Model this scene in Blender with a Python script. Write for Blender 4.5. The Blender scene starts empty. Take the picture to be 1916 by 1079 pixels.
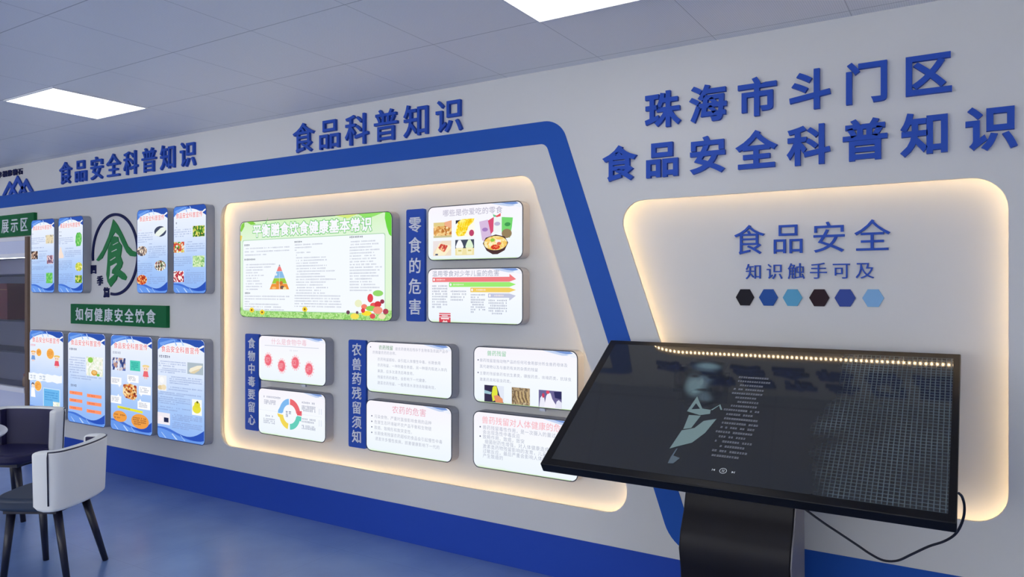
import bpy, bmesh, math, random
from mathutils import Vector, Matrix

# ------------------------------------------------------------------ camera, world, exposure
random.seed(7)
SC = bpy.context.scene
COL = SC.collection
PI = math.pi
CAM_H = 1.55                 # eye height of the photographer
D = 3.51                     # distance to the front face of the display wall
YAW = math.radians(32.05)
CEIL = 2.73

cd = bpy.data.cameras.new('camera')
cam = bpy.data.objects.new('camera', cd)
COL.objects.link(cam)
cam.location = (0, 0, CAM_H)
cam.rotation_euler = (math.radians(90), 0, YAW)
cd.sensor_width = 36.0
cd.lens = 36.0 * 1390.0 / 1916.0
cd.clip_start = 0.05
SC.camera = cam

DAYLIGHT = 6.1               # hazy sky outside the added rear windows
GROUND_FILL = 7.3                # glow added below the horizon to lift the ceiling
w = bpy.data.worlds.new('world')
SC.world = w
w.use_nodes = True
w.node_tree.nodes['Background'].inputs[0].default_value = (1.0, 0.975, 0.93, 1)
_tc = w.node_tree.nodes.new('ShaderNodeTexCoord')
_sp = w.node_tree.nodes.new('ShaderNodeSeparateXYZ')
_mr = w.node_tree.nodes.new('ShaderNodeMapRange')
_mr.inputs['From Min'].default_value = -0.06
_mr.inputs['From Max'].default_value = 0.06
_mr.inputs['To Min'].default_value = GROUND_FILL
_mr.inputs['To Max'].default_value = DAYLIGHT
w.node_tree.links.new(_tc.outputs['Generated'], _sp.inputs[0])
w.node_tree.links.new(_sp.outputs['Z'], _mr.inputs['Value'])
w.node_tree.links.new(_mr.outputs[0], w.node_tree.nodes['Background'].inputs[1])

SC.view_settings.view_transform = 'Standard'
SC.view_settings.look = 'None'
SC.view_settings.gamma = 1.0
SC.view_settings.exposure = 0.0
try:
    SC.cycles.use_denoising = True
    SC.cycles.max_bounces = 8
    SC.cycles.diffuse_bounces = 5
    SC.cycles.sample_clamp_indirect = 6.0
except Exception:
    pass

PANEL_POWER = 3.2           # ceiling light panels
LED_POWER = 64.0             # warm LED chips round the niches
BOX_POWER = 1.02             # backlit posters

# ------------------------------------------------------------------ materials
def lin(c):
    c = c / 255.0
    return c / 12.92 if c <= 0.04045 else ((c + 0.055) / 1.055) ** 2.4

def rgb(t):
    return (lin(t[0]), lin(t[1]), lin(t[2]), 1.0)

def principled(name, base, rough=0.5, metal=0.0, spec=0.5):
    m = bpy.data.materials.new(name)
    m.use_nodes = True
    b = m.node_tree.nodes['Principled BSDF']
    b.inputs['Base Color'].default_value = base if len(base) == 4 else (*base, 1)
    b.inputs['Roughness'].default_value = rough
    b.inputs['Metallic'].default_value = metal
    b.inputs['Specular IOR Level'].default_value = spec
    return m

def N(m, typ, x=0, y=0, **kw):
    n = m.node_tree.nodes.new(typ)
    n.location = (x, y)
    for k, v in kw.items():
        setattr(n, k, v)
    return n

def L(m, a, b):
    m.node_tree.links.new(a, b)

def math_node(m, op, a, b=None, c=None):
    n = N(m, 'ShaderNodeMath', operation=op)
    for i, v in enumerate((a, b, c)):
        if v is None:
            continue
        if hasattr(v, 'links'):
            L(m, v, n.inputs[i])
        else:
            n.inputs[i].default_value = v
    return n.outputs[0]

def add_noise_bump(m, scale=80, strength=0.1, dist=0.002, vary=0.0):
    b = m.node_tree.nodes['Principled BSDF']
    tc = N(m, 'ShaderNodeTexCoord')
    no = N(m, 'ShaderNodeTexNoise')
    no.inputs['Scale'].default_value = scale
    no.inputs['Detail'].default_value = 4
    L(m, tc.outputs['Object'], no.inputs['Vector'])
    bp = N(m, 'ShaderNodeBump')
    bp.inputs['Strength'].default_value = strength
    bp.inputs['Distance'].default_value = dist
    L(m, no.outputs['Fac'], bp.inputs['Height'])
    L(m, bp.outputs['Normal'], b.inputs['Normal'])
    return m

def emission_only(name, color, strength):
    m = bpy.data.materials.new(name)
    m.use_nodes = True
    nt = m.node_tree
    nt.nodes.remove(nt.nodes['Principled BSDF'])
    e = nt.nodes.new('ShaderNodeEmission')
    e.inputs[0].default_value = color if len(color) == 4 else (*color, 1)
    e.inputs[1].default_value = strength
    nt.links.new(e.outputs[0], nt.nodes['Material Output'].inputs[0])
    return m

_pc = {}
def ink(r, g, b):
    """a flat printed colour on a backlit sheet"""
    k = (r, g, b)
    if k not in _pc:
        _pc[k] = emission_only('backlit_ink', rgb(k), BOX_POWER)
    return _pc[k]

def ramp_set(r, stops, interp='LINEAR'):
    r.color_ramp.interpolation = interp
    els = r.color_ramp.elements
    while len(els) > 1:
        els.remove(els[-1])
    els[0].position = stops[0][0]
    els[0].color = rgb(stops[0][1])
    for p, c in stops[1:]:
        e = els.new(p)
        e.color = rgb(c)

def backlit_gradient(name, h, stops):
    """printed sheet whose print fades from bottom (0) to top (1)"""
    m = emission_only(name, (1, 1, 1, 1), BOX_POWER)
    e = [n for n in m.node_tree.nodes if n.type == 'EMISSION'][0]
    tc = N(m, 'ShaderNodeTexCoord')
    sp = N(m, 'ShaderNodeSeparateXYZ')
    L(m, tc.outputs['Object'], sp.inputs[0])
    no = N(m, 'ShaderNodeTexNoise')
    no.inputs['Scale'].default_value = 5.0
    L(m, tc.outputs['Object'], no.inputs['Vector'])
    v = math_node(m, 'DIVIDE', sp.outputs['Z'], h)
    v = math_node(m, 'MULTIPLY_ADD', no.outputs['Fac'], 0.12, v)
    v = math_node(m, 'SUBTRACT', v, 0.06)
    r = N(m, 'ShaderNodeValToRGB')
    ramp_set(r, stops)
    L(m, v, r.inputs[0])
    L(m, r.outputs[0], e.inputs[0])
    return m

def picture_mat(name, cols, scale=60, kind='VORONOI'):
    """a photo of food printed on a backlit sheet: patches of the given colours"""
    m = emission_only(name, (1, 1, 1, 1), BOX_POWER)
    e = [n for n in m.node_tree.nodes if n.type == 'EMISSION'][0]
    tc = N(m, 'ShaderNodeTexCoord')
    r = N(m, 'ShaderNodeValToRGB')
    n = len(cols)
    ramp_set(r, [(i / n if kind == 'VORONOI' else 0.3 + 0.4 * i / max(1, n - 1), c) for i, c in enumerate(cols)],
             'CONSTANT' if kind == 'VORONOI' else 'LINEAR')
    if kind == 'VORONOI':
        t = N(m, 'ShaderNodeTexVoronoi')
        t.inputs['Scale'].default_value = scale
        L(m, tc.outputs['Object'], t.inputs['Vector'])
        sp = N(m, 'ShaderNodeSeparateColor')
        L(m, t.outputs['Color'], sp.inputs[0])
        L(m, sp.outputs[0], r.inputs[0])
    else:
        t = N(m, 'ShaderNodeTexNoise')
        t.inputs['Scale'].default_value = scale
        t.inputs['Detail'].default_value = 3
        L(m, tc.outputs['Object'], t.inputs['Vector'])
        L(m, t.outputs['Fac'], r.inputs[0])
    L(m, r.outputs[0], e.inputs[0])
    return m

M = {}
M['wall'] = add_noise_bump(principled('matt_wall_paint', (0.72, 0.712, 0.695), 0.65, 0, 0.25), 60, 0.04)
M['side_wall'] = add_noise_bump(principled('side_wall_paint', (0.80, 0.80, 0.80), 0.7, 0, 0.3), 60, 0.04)
M['blue_band'] = principled('blue_vinyl', rgb((34, 88, 180)), 0.5, 0, 0.18)
M['skirt'] = principled('blue_skirting', rgb((40, 76, 178)), 0.5, 0, 0.18)
M['letter'] = principled('blue_acrylic', rgb((44, 84, 184)), 0.5, 0, 0.18)
M['green_plate'] = principled('green_acrylic', rgb((16, 104, 58)), 0.5, 0, 0.18)
M['green_brush'] = principled('green_foam_board', rgb((24, 128, 66)), 0.45, 0, 0.35)
M['navy'] = principled('navy_acrylic', rgb((20, 28, 80)), 0.5, 0, 0.18)
M['white_letter'] = principled('white_acrylic', rgb((232, 234, 240)), 0.4)
M['hex_black'] = principled('black_acrylic', rgb((20, 17, 30)), 0.5, 0, 0.18)
M['hex_maroon'] = principled('dark_maroon_acrylic', rgb((40, 16, 30)), 0.5, 0, 0.18)
M['hex_blue'] = principled('royal_blue_acrylic', rgb((32, 82, 160)), 0.5, 0, 0.18)
M['hex_indigo'] = principled('indigo_acrylic', rgb((54, 78, 158)), 0.5, 0, 0.18)
M['hex_teal'] = principled('sky_teal_acrylic', rgb((92, 166, 204)), 0.5, 0, 0.18)
M['hex_sky'] = principled('light_blue_acrylic', rgb((134, 182, 226)), 0.5, 0, 0.18)
M['housing'] = principled('grey_light_box_metal', rgb((172, 174, 182)), 0.45, 0.0, 0.4)
M['rim'] = principled('dark_rim', rgb((52, 58, 74)), 0.4)
M['rim_blue'] = principled('blue_rim', rgb((52, 74, 140)), 0.4)
M['chip_tape'] = principled('white_led_tape', rgb((235, 225, 205)), 0.6)
M['led'] = emission_only('warm_led', (1.0, 0.72, 0.42, 1), LED_POWER)
M['panel_light'] = emission_only('white_light_panel', (1.0, 0.985, 0.96, 1), PANEL_POWER)
M['panel_frame'] = principled('white_light_frame', rgb((225, 226, 230)), 0.4)
M['clip'] = principled('clear_clip', rgb((225, 228, 235)), 0.25)
M['black_gloss'] = principled('black_bezel', rgb((12, 12, 16)), 0.3, 0, 0.3)
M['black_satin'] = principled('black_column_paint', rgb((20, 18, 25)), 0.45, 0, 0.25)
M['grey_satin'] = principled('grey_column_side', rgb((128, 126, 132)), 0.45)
M['cable'] = principled('black_rubber', rgb((18, 22, 40)), 0.5)
M['white_leather'] = add_noise_bump(principled('white_leather', rgb((250, 250, 246)), 0.5, 0, 0.4), 220, 0.15, 0.001)
M['dark_leather'] = add_noise_bump(principled('dark_navy_leather', rgb((38, 36, 78)), 0.45, 0, 0.4), 220, 0.15, 0.001)
M['seat_leather'] = add_noise_bump(principled('slate_leather', rgb((46, 58, 78)), 0.5, 0, 0.4), 220, 0.15, 0.001)
M['piping'] = principled('dark_piping', rgb((40, 40, 62)), 0.5)
M['dark_wood'] = principled('black_painted_wood', rgb((30, 30, 46)), 0.35)
M['table_white'] = principled('white_table_top', rgb((222, 222, 230)), 0.3)
M['cab_white'] = principled('white_cabinet', rgb((214, 220, 244)), 0.4)
M['cab_bright'] = principled('white_cabinet_trim', rgb((240, 240, 248)), 0.35)
M['cab_inside'] = principled('lavender_back_panel', rgb((150, 150, 176)), 0.5)
M['cab_frame'] = principled('bronze_frame', rgb((128, 104, 88)), 0.35, 0.3)
M['shelf'] = principled('dark_shelf_edge', rgb((62, 66, 92)), 0.3)
M['cab_light'] = emission_only('cabinet_lamp', (0.93, 0.95, 1.0, 1), 10.0)  # glow added to brighten the cabinet interior
M['maroon'] = principled('maroon_gift_board', rgb((112, 40, 52)), 0.5)
M['gold'] = principled('gold_print', rgb((190, 150, 90)), 0.4, 0.4)
M['jar_tan'] = principled('tan_jar', rgb((176, 142, 118)), 0.5)
M['jar_lid'] = principled('red_lid', rgb((150, 66, 60)), 0.4)

def glass_mat():
    m = principled('cabinet_glass', (1, 1, 1), 0.02)
    nt = m.node_tree
    nt.nodes.remove(nt.nodes['Principled BSDF'])
    tr = N(m, 'ShaderNodeBsdfTransparent')
    tr.inputs[0].default_value = (0.92, 0.94, 0.96, 1)
    gl = N(m, 'ShaderNodeBsdfGlossy')
    gl.inputs['Roughness'].default_value = 0.03
    fr = N(m, 'ShaderNodeFresnel')
    fr.inputs[0].default_value = 1.5
    mx = N(m, 'ShaderNodeMixShader')
    ge = N(m, 'ShaderNodeNewGeometry')
    front = math_node(m, 'SUBTRACT', 1.0, ge.outputs['Backfacing'])
    L(m, math_node(m, 'MULTIPLY', fr.outputs[0], front), mx.inputs[0])
    L(m, tr.outputs[0], mx.inputs[1])
    L(m, gl.outputs[0], mx.inputs[2])
    L(m, mx.outputs[0], nt.nodes['Material Output'].inputs[0])
    return m
M['glass'] = glass_mat()

def ceiling_mat():
    m = principled('perforated_ceiling_tile', (0.66, 0.68, 0.73), 0.42, 0.0, 0.4)
    b = m.node_tree.nodes['Principled BSDF']
    tc = N(m, 'ShaderNodeTexCoord')
    sp = N(m, 'ShaderNodeSeparateXYZ')
    L(m, tc.outputs['Object'], sp.inputs[0])
    def seam(axis, org):
        v = math_node(m, 'SUBTRACT', sp.outputs[axis], org)
        v = math_node(m, 'DIVIDE', v, 0.59 if axis == 'X' else 0.595)
        v = math_node(m, 'FRACT', v)
        v = math_node(m, 'SUBTRACT', v, 0.5)
        v = math_node(m, 'ABSOLUTE', v)
        return math_node(m, 'GREATER_THAN', v, 0.496 if axis == 'Y' else 0.4975)
    s = math_node(m, 'MAXIMUM', seam('X', -1.64), seam('Y', 2.845))
    def dot(axis):
        v = math_node(m, 'DIVIDE', sp.outputs[axis], 0.009)
        v = math_node(m, 'FRACT', v)
        v = math_node(m, 'SUBTRACT', v, 0.5)
        return math_node(m, 'MULTIPLY', v, v)
    d = math_node(m, 'ADD', dot('X'), dot('Y'))
    d = math_node(m, 'LESS_THAN', d, 0.045)
    d = math_node(m, 'MULTIPLY', d, 0.30)
    dark = math_node(m, 'MULTIPLY', s, 0.55)
    dark = math_node(m, 'MAXIMUM', dark, d)
    mx = N(m, 'ShaderNodeMixRGB')
    L(m, dark, mx.inputs[0])
    mx.inputs[1].default_value = (0.88, 0.885, 0.90, 1)
    mx.inputs[2].default_value = (0.16, 0.17, 0.2, 1)
    L(m, mx.outputs[0], b.inputs['Base Color'])
    return m
M['ceiling'] = ceiling_mat()

def floor_mat():
    m = principled('blue_grey_vinyl_floor', (0.16, 0.2, 0.36), 0.2, 0, 0.5)
    b = m.node_tree.nodes['Principled BSDF']
    tc = N(m, 'ShaderNodeTexCoord')
    sp = N(m, 'ShaderNodeSeparateXYZ')
    L(m, tc.outputs['Object'], sp.inputs[0])
    def seam(axis):
        v = math_node(m, 'DIVIDE', sp.outputs[axis], 0.8)
        v = math_node(m, 'FRACT', v)
        v = math_node(m, 'SUBTRACT', v, 0.5)
        v = math_node(m, 'ABSOLUTE', v)
        return math_node(m, 'GREATER_THAN', v, 0.4975)
    s = math_node(m, 'MAXIMUM', seam('X'), seam('Y'))
    s = math_node(m, 'MULTIPLY', s, 0.12)
    no = N(m, 'ShaderNodeTexNoise')
    no.inputs['Scale'].default_value = 2.2
    no.inputs['Detail'].default_value = 6
    L(m, tc.outputs['Object'], no.inputs['Vector'])
    r = N(m, 'ShaderNodeValToRGB')
    ramp_set(r, [(0.3, (106, 134, 190)), (0.7, (122, 150, 202))])
    L(m, no.outputs['Fac'], r.inputs[0])
    mx = N(m, 'ShaderNodeMixRGB')
    L(m, s, mx.inputs[0])
    L(m, r.outputs[0], mx.inputs[1])
    mx.inputs[2].default_value = (0.03, 0.04, 0.08, 1)
    L(m, mx.outputs[0], b.inputs['Base Color'])
    rr = math_node(m, 'MULTIPLY_ADD', no.outputs['Fac'], 0.10, 0.20)
    L(m, rr, b.inputs['Roughness'])
    return m
M['floor'] = floor_mat()

def screen_mat():
    """dark display glass with the fine wire mesh of the touch sensor showing on one side"""
    m = principled('dark_display_glass', (0.012, 0.014, 0.018), 0.05, 0, 0.55)
    b = m.node_tree.nodes['Principled BSDF']
    tc = N(m, 'ShaderNodeTexCoord')
    sp = N(m, 'ShaderNodeSeparateXYZ')
    L(m, tc.outputs['Object'], sp.inputs[0])
    no = N(m, 'ShaderNodeTexNoise')
    no.inputs['Scale'].default_value = 5
    no.inputs['Detail'].default_value = 3
    L(m, tc.outputs['Object'], no.inputs['Vector'])
    def grid_line(axis, p):
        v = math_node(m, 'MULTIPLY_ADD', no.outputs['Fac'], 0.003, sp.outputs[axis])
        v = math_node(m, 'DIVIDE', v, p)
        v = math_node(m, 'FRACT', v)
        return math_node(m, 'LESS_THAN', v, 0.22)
    g = math_node(m, 'MAXIMUM', grid_line('X', 0.0165), grid_line('Y', 0.0155))
    # the reflected grid is painted as paler lines right of a wavering edge
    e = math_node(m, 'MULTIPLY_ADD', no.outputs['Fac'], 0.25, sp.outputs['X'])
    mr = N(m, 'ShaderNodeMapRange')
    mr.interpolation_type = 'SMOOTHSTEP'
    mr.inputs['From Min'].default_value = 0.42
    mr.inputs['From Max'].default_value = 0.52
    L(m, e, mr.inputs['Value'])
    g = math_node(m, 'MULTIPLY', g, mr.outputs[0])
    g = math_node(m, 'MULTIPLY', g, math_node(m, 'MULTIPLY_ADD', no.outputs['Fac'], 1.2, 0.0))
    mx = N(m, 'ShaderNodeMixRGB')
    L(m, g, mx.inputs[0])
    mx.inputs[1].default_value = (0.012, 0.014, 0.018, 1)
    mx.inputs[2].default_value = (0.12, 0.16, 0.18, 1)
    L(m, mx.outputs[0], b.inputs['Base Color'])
    b.inputs['Emission Color'].default_value = (0.75, 0.85, 1.0, 1)
    b.inputs['Emission Strength'].default_value = 0.012
    return m
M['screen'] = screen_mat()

# ------------------------------------------------------------------ mesh helpers
class MB:
    """collects geometry, then links it as ONE mesh object"""
    def __init__(s):
        s.v, s.f, s.m, s.mats, s.sm = [], [], [], [], []
    def mi(s, mat):
        if mat not in s.mats:
            s.mats.append(mat)
        return s.mats.index(mat)
    def add(s, verts, faces, mat, smooth=False):
        o = len(s.v)
        s.v += [tuple(v) for v in verts]
        i = s.mi(mat)
        for f in faces:
            s.f.append([a + o for a in f])
            s.m.append(i)
            s.sm.append(smooth)
    def box(s, x0, x1, y0, y1, z0, z1, mat):
        v = [(x, y, z) for x in (x0, x1) for y in (y0, y1) for z in (z0, z1)]
        s.add(v, [(0, 1, 3, 2), (4, 6, 7, 5), (0, 4, 5, 1), (2, 3, 7, 6), (0, 2, 6, 4), (1, 5, 7, 3)], mat)
    def poly(s, pts, y, mat):
        """flat polygon in the x-z plane facing -y; pts counter-clockwise as the viewer sees it"""
        if area(pts) < 0:
            pts = pts[::-1]
        s.add([(p[0], y, p[1]) for p in pts], [list(range(len(pts)))], mat)
    def prism(s, pts, y0, y1, mat, cap_back=True):
        """outline in x-z, thickness from y0 (front) to y1 (back)"""
        if area(pts) < 0:
            pts = pts[::-1]
        n = len(pts)
        v = [(p[0], y0, p[1]) for p in pts] + [(p[0], y1, p[1]) for p in pts]
        f = [list(range(n))]
        if cap_back:
            f.append([n + i for i in range(n)][::-1])
        f += [(i, n + i, n + (i + 1) % n, (i + 1) % n) for i in range(n)]
        s.add(v, f, mat)
    def tube(s, pts, r, mat, seg=10, r1=None):
        pts = [Vector(p) for p in pts]
        n = len(pts)
        up = Vector((0, 0, 1))
        rings = []
        side = None
        for i, p in enumerate(pts):
            t = (pts[min(i + 1, n - 1)] - pts[max(i - 1, 0)]).normalized()
            if side is None:
                side = t.cross(up if abs(t.z) < 0.9 else Vector((1, 0, 0))).normalized()
            side = (side - t * side.dot(t)).normalized()
            b = t.cross(side)
            rr = r if r1 is None else r + (r1 - r) * i / (n - 1)
            rings.append([p + (side * math.cos(a) + b * math.sin(a)) * rr for a in [2 * PI * k / seg for k in range(seg)]])
        v = [q for ring in rings for q in ring]
        f = []
        for i in range(n - 1):
            for k in range(seg):
                a, c = i * seg + k, i * seg + (k + 1) % seg
                f.append((a, c, c + seg, a + seg))
        f.append(list(range(seg))[::-1])
        f.append([(n - 1) * seg + k for k in range(seg)])
        s.add(v, f, mat, True)
    def lathe(s, prof, mat, seg=32, cx=0, cy=0):
        v, f = [], []
        for r, z in prof:
            v += [(cx + r * math.cos(2 * PI * k / seg), cy + r * math.sin(2 * PI * k / seg), z) for k in range(seg)]
        for i in range(len(prof) - 1):
            for k in range(seg):
                a, c = i * seg + k, i * seg + (k + 1) % seg
                f.append((a, c, c + seg, a + seg))
        f.append(list(range(seg))[::-1])
        f.append([(len(prof) - 1) * seg + k for k in range(seg)])
        s.add(v, f, mat, True)
    def build(s, name, parent=None, loc=(0, 0, 0), bevel=0, bseg=2, fix=False, angle=0.6):
        me = bpy.data.meshes.new(name)
        me.from_pydata(s.v, [], s.f)
        for m in s.mats:
            me.materials.append(m)
        for p, i, sm in zip(me.polygons, s.m, s.sm):
            p.material_index = i
            p.use_smooth = sm
        if fix:
            bm = bmesh.new()
            bm.from_mesh(me)
            bmesh.ops.recalc_face_normals(bm, faces=bm.faces)
            bm.to_mesh(me)
            bm.free()
        me.update()
        o = bpy.data.objects.new(name, me)
        COL.objects.link(o)
        o.location = loc
        if parent:
            o.parent = parent
        if bevel:
            md = o.modifiers.new('bevel', 'BEVEL')
            md.width = bevel
            md.segments = bseg
            md.limit_method = 'ANGLE'
            md.angle_limit = angle
            for p in me.polygons:
                p.use_smooth = True
            me.set_sharp_from_angle(angle=math.radians(40))
        return o

def area(p):
    return 0.5 * sum(p[i][0] * p[(i + 1) % len(p)][1] - p[(i + 1) % len(p)][0] * p[i][1] for i in range(len(p)))

def rounded(corners, radii, n=8):
    """polygon with rounded corners (fixed count of points, so offset copies match)"""
    out = []
    m = len(corners)
    for i in range(m):
        p0, p, p1 = Vector(corners[i - 1]), Vector(corners[i]), Vector(corners[(i + 1) % m])
        r = radii[i] if isinstance(radii, (list, tuple)) else radii
        if r <= 0:
            out.append((p.x, p.y))
            continue
        a, b = (p0 - p).normalized(), (p1 - p).normalized()
        half = math.acos(max(-1, min(1, a.dot(b)))) / 2
        d = r / math.tan(half)
        c = p + (a + b).normalized() * (r / math.sin(half))
        s, e = p + a * d, p + b * d
        a0 = math.atan2(s.y - c.y, s.x - c.x)
        a1 = math.atan2(e.y - c.y, e.x - c.x)
        da = (a1 - a0 + PI) % (2 * PI) - PI
        for k in range(n + 1):
            t = a0 + da * k / n
            out.append((c.x + r * math.cos(t), c.y + r * math.sin(t)))
    return out

def offset_corners(c, d):
    """push a counter-clockwise polygon's corners outwards by d"""
    out = []
    m = len(c)
    for i in range(m):
        p0, p, p1 = Vector(c[i - 1]), Vector(c[i]), Vector(c[(i + 1) % m])
        e0, e1 = (p - p0).normalized(), (p1 - p).normalized()
        n0, n1 = Vector((e0.y, -e0.x)), Vector((e1.y, -e1.x))
        b = (n0 + n1).normalized()
        q = p + b * (d / b.dot(n0))
        out.append((q.x, q.y))
    return out

def rect(x0, x1, z0, z1):
    return [(x0, z0), (x1, z0), (x1, z1), (x0, z1)]

def ellipse(cx, cz, rx, rz, n=24):
    return [(cx + rx * math.cos(2 * PI * k / n), cz + rz * math.sin(2 * PI * k / n)) for k in range(n)]

def thing(name, label, cat, loc=(0, 0, 0), rz=0, group=None):
    o = bpy.data.objects.new(name, None)
    o.empty_display_size = 0.05
    COL.objects.link(o)
    o.location = loc
    o.rotation_euler = (0, 0, rz)
    return tag(o, label, cat, group)

def tag(o, label, cat, group=None):
    o['label'] = label
    o['category'] = cat
    o['kind'] = 'thing'
    if group:
        o['group'] = group
    return o

def struct(o):
    o['kind'] = 'structure'
    return o

# ------------------------------------------------------------------ characters
_fc = bpy.data.curves.new('glyph_source', 'FONT')
_fo = bpy.data.objects.new('glyph_source', _fc)
COL.objects.link(_fo)
_gc = {}
def glyph(ch, bold=0.0, depth=0.0):
    """one character, em size 1, centred; depth 0 = flat print, else a solid of that depth (back at z=0)"""
    k = (ch, bold, depth)
    if k in _gc:
        return _gc[k]
    _fc.body = ch
    _fc.resolution_u = 3
    e = depth / 2 if depth else 0.002
    _fc.extrude = e
    _fc.bevel_depth = bold
    _fc.bevel_resolution = 0
    bpy.context.view_layer.update()
    ev = _fo.evaluated_get(bpy.context.evaluated_depsgraph_get())
    me = ev.to_mesh()
    vs = [v.co.copy() for v in me.vertices]
    fs = [list(p.vertices) for p in me.polygons]
    ev.to_mesh_clear()
    if depth:
        verts = [(v.x - 0.5, v.y - 0.38, max(-e, min(e, v.z)) + e) for v in vs]
        faces = fs
    else:
        used = [f for f in fs if all(vs[i].z > e - 1e-5 for i in f)]
        ids = sorted({i for f in used for i in f})
        mp = {i: n for n, i in enumerate(ids)}
        verts = [(vs[i].x - 0.5, vs[i].y - 0.38, 0.0) for i in ids]
        faces = [[mp[i] for i in f] for f in used]
    _gc[k] = (verts, faces)
    return _gc[k]

def put_glyph(mb, ch, cx, cz, ew, eh, y, mat, bold=0.0, depth=0.0):
    if ch in ' \u3000':
        return
    v, f = glyph(ch, bold, depth / eh if depth else 0.0)
    mb.add([(cx + a * ew, y - c * eh, cz + b * eh) for a, b, c in v], f, mat)

def put_line(mb, text, x0, cz, pitch, ew, eh, y, mat, bold=0.0):
    for i, ch in enumerate(text):
        put_glyph(mb, ch, x0 + pitch * (i + 0.5), cz, ew, eh, y, mat, bold)

# ------------------------------------------------------------------ the room
XL, XR, YB = -10.6, 3.2, -5.0
WALL_BACK = D + 0.62
mb = MB()
mb.add([(XL, YB, 0), (XR, YB, 0), (XR, WALL_BACK, 0), (XL, WALL_BACK, 0)], [(0, 1, 2, 3)], M['floor'])
mb.add([(XL, YB, -.05), (XR, YB, -.05), (XR, WALL_BACK, -.05), (XL, WALL_BACK, -.05)], [(3, 2, 1, 0)], M['floor'])
struct(mb.build('floor'))
mb = MB()
mb.add([(XL, YB, CEIL), (XR, YB, CEIL), (XR, WALL_BACK, CEIL), (XL, WALL_BACK, CEIL)], [(3, 2, 1, 0)], M['ceiling'])
mb.add([(XL, YB, CEIL + .1), (XR, YB, CEIL + .1), (XR, WALL_BACK, CEIL + .1), (XL, WALL_BACK, CEIL + .1)], [(0, 1, 2, 3)], M['ceiling'])
struct(mb.build('ceiling'))
for nm, b in (('wall_left', (XL - .1, XL, YB, WALL_BACK)), ('wall_right', (XR, XR + .1, YB, WALL_BACK))):
    mb = MB()
    mb.box(b[0], b[1], b[2], b[3], 0, CEIL, M['side_wall'])
    struct(mb.build(nm))
# unseen row of windows added in the rear wall to let in daylight
ADDED_WINX = [(-9.6, -7.2), (-6.5, -4.1), (-3.4, -1.0), (-0.3, 2.1)]
WZ0, WZ1 = 0.9, 2.45
mb = MB()
mb.box(XL - .1, XR + .1, YB - .1, YB, 0, WZ0, M['side_wall'])
mb.box(XL - .1, XR + .1, YB - .1, YB, WZ1, CEIL, M['side_wall'])
edges = [XL - .1] + [e for q in ADDED_WINX for e in q] + [XR + .1]
for i in range(0, len(edges), 2):
    mb.box(edges[i], edges[i + 1], YB - .1, YB, WZ0, WZ1, M['side_wall'])
struct(mb.build('wall_rear'))
for i, (a, b) in enumerate(ADDED_WINX):
    mb = MB()
    for q in ((a, a + .05, WZ0, WZ1), (b - .05, b, WZ0, WZ1), (a + .05, b - .05, WZ0, WZ0 + .05), (a + .05, b - .05, WZ1 - .05, WZ1), ((a + b) / 2 - .03, (a + b) / 2 + .03, WZ0 + .05, WZ1 - .05)):
        mb.box(q[0], q[1], YB - .08, YB - .02, q[2], q[3], M['panel_frame'])
    fr = struct(mb.build('window_%d' % (i + 1)))
    mb = MB()
    mb.add([(a + .05, YB - .05, WZ0 + .05), (b - .05, YB - .05, WZ0 + .05), (b - .05, YB - .05, WZ1 - .05), (a + .05, YB - .05, WZ1 - .05)], [(0, 1, 2, 3)], M['glass'])
    mb.build('pane', fr)

GAP = 0.0006                                      # things fixed to the wall stand this far off it
LIP, UNDER, NICHE = 0.014, 0.068, 0.080
NB = D + NICHE                                    # back plane of the niches
nicheA = [(-4.743, 0.395), (-1.459, 0.395), (-2.080, 2.175), (-4.743, 2.175)]
radA = [0.11, 0.12, 0.10, 0.11]
nicheB = [(-1.100, 0.615), (0.105, 0.615), (0.105, 1.995), (-1.577, 1.995)]
radB = [0.12, 0.12, 0.13, 0.11]
CABX0, CABX1, CABZ = -9.2, -7.535, 2.04
cab_hole = rect(CABX0, CABX1, 0.0, CABZ)

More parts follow.
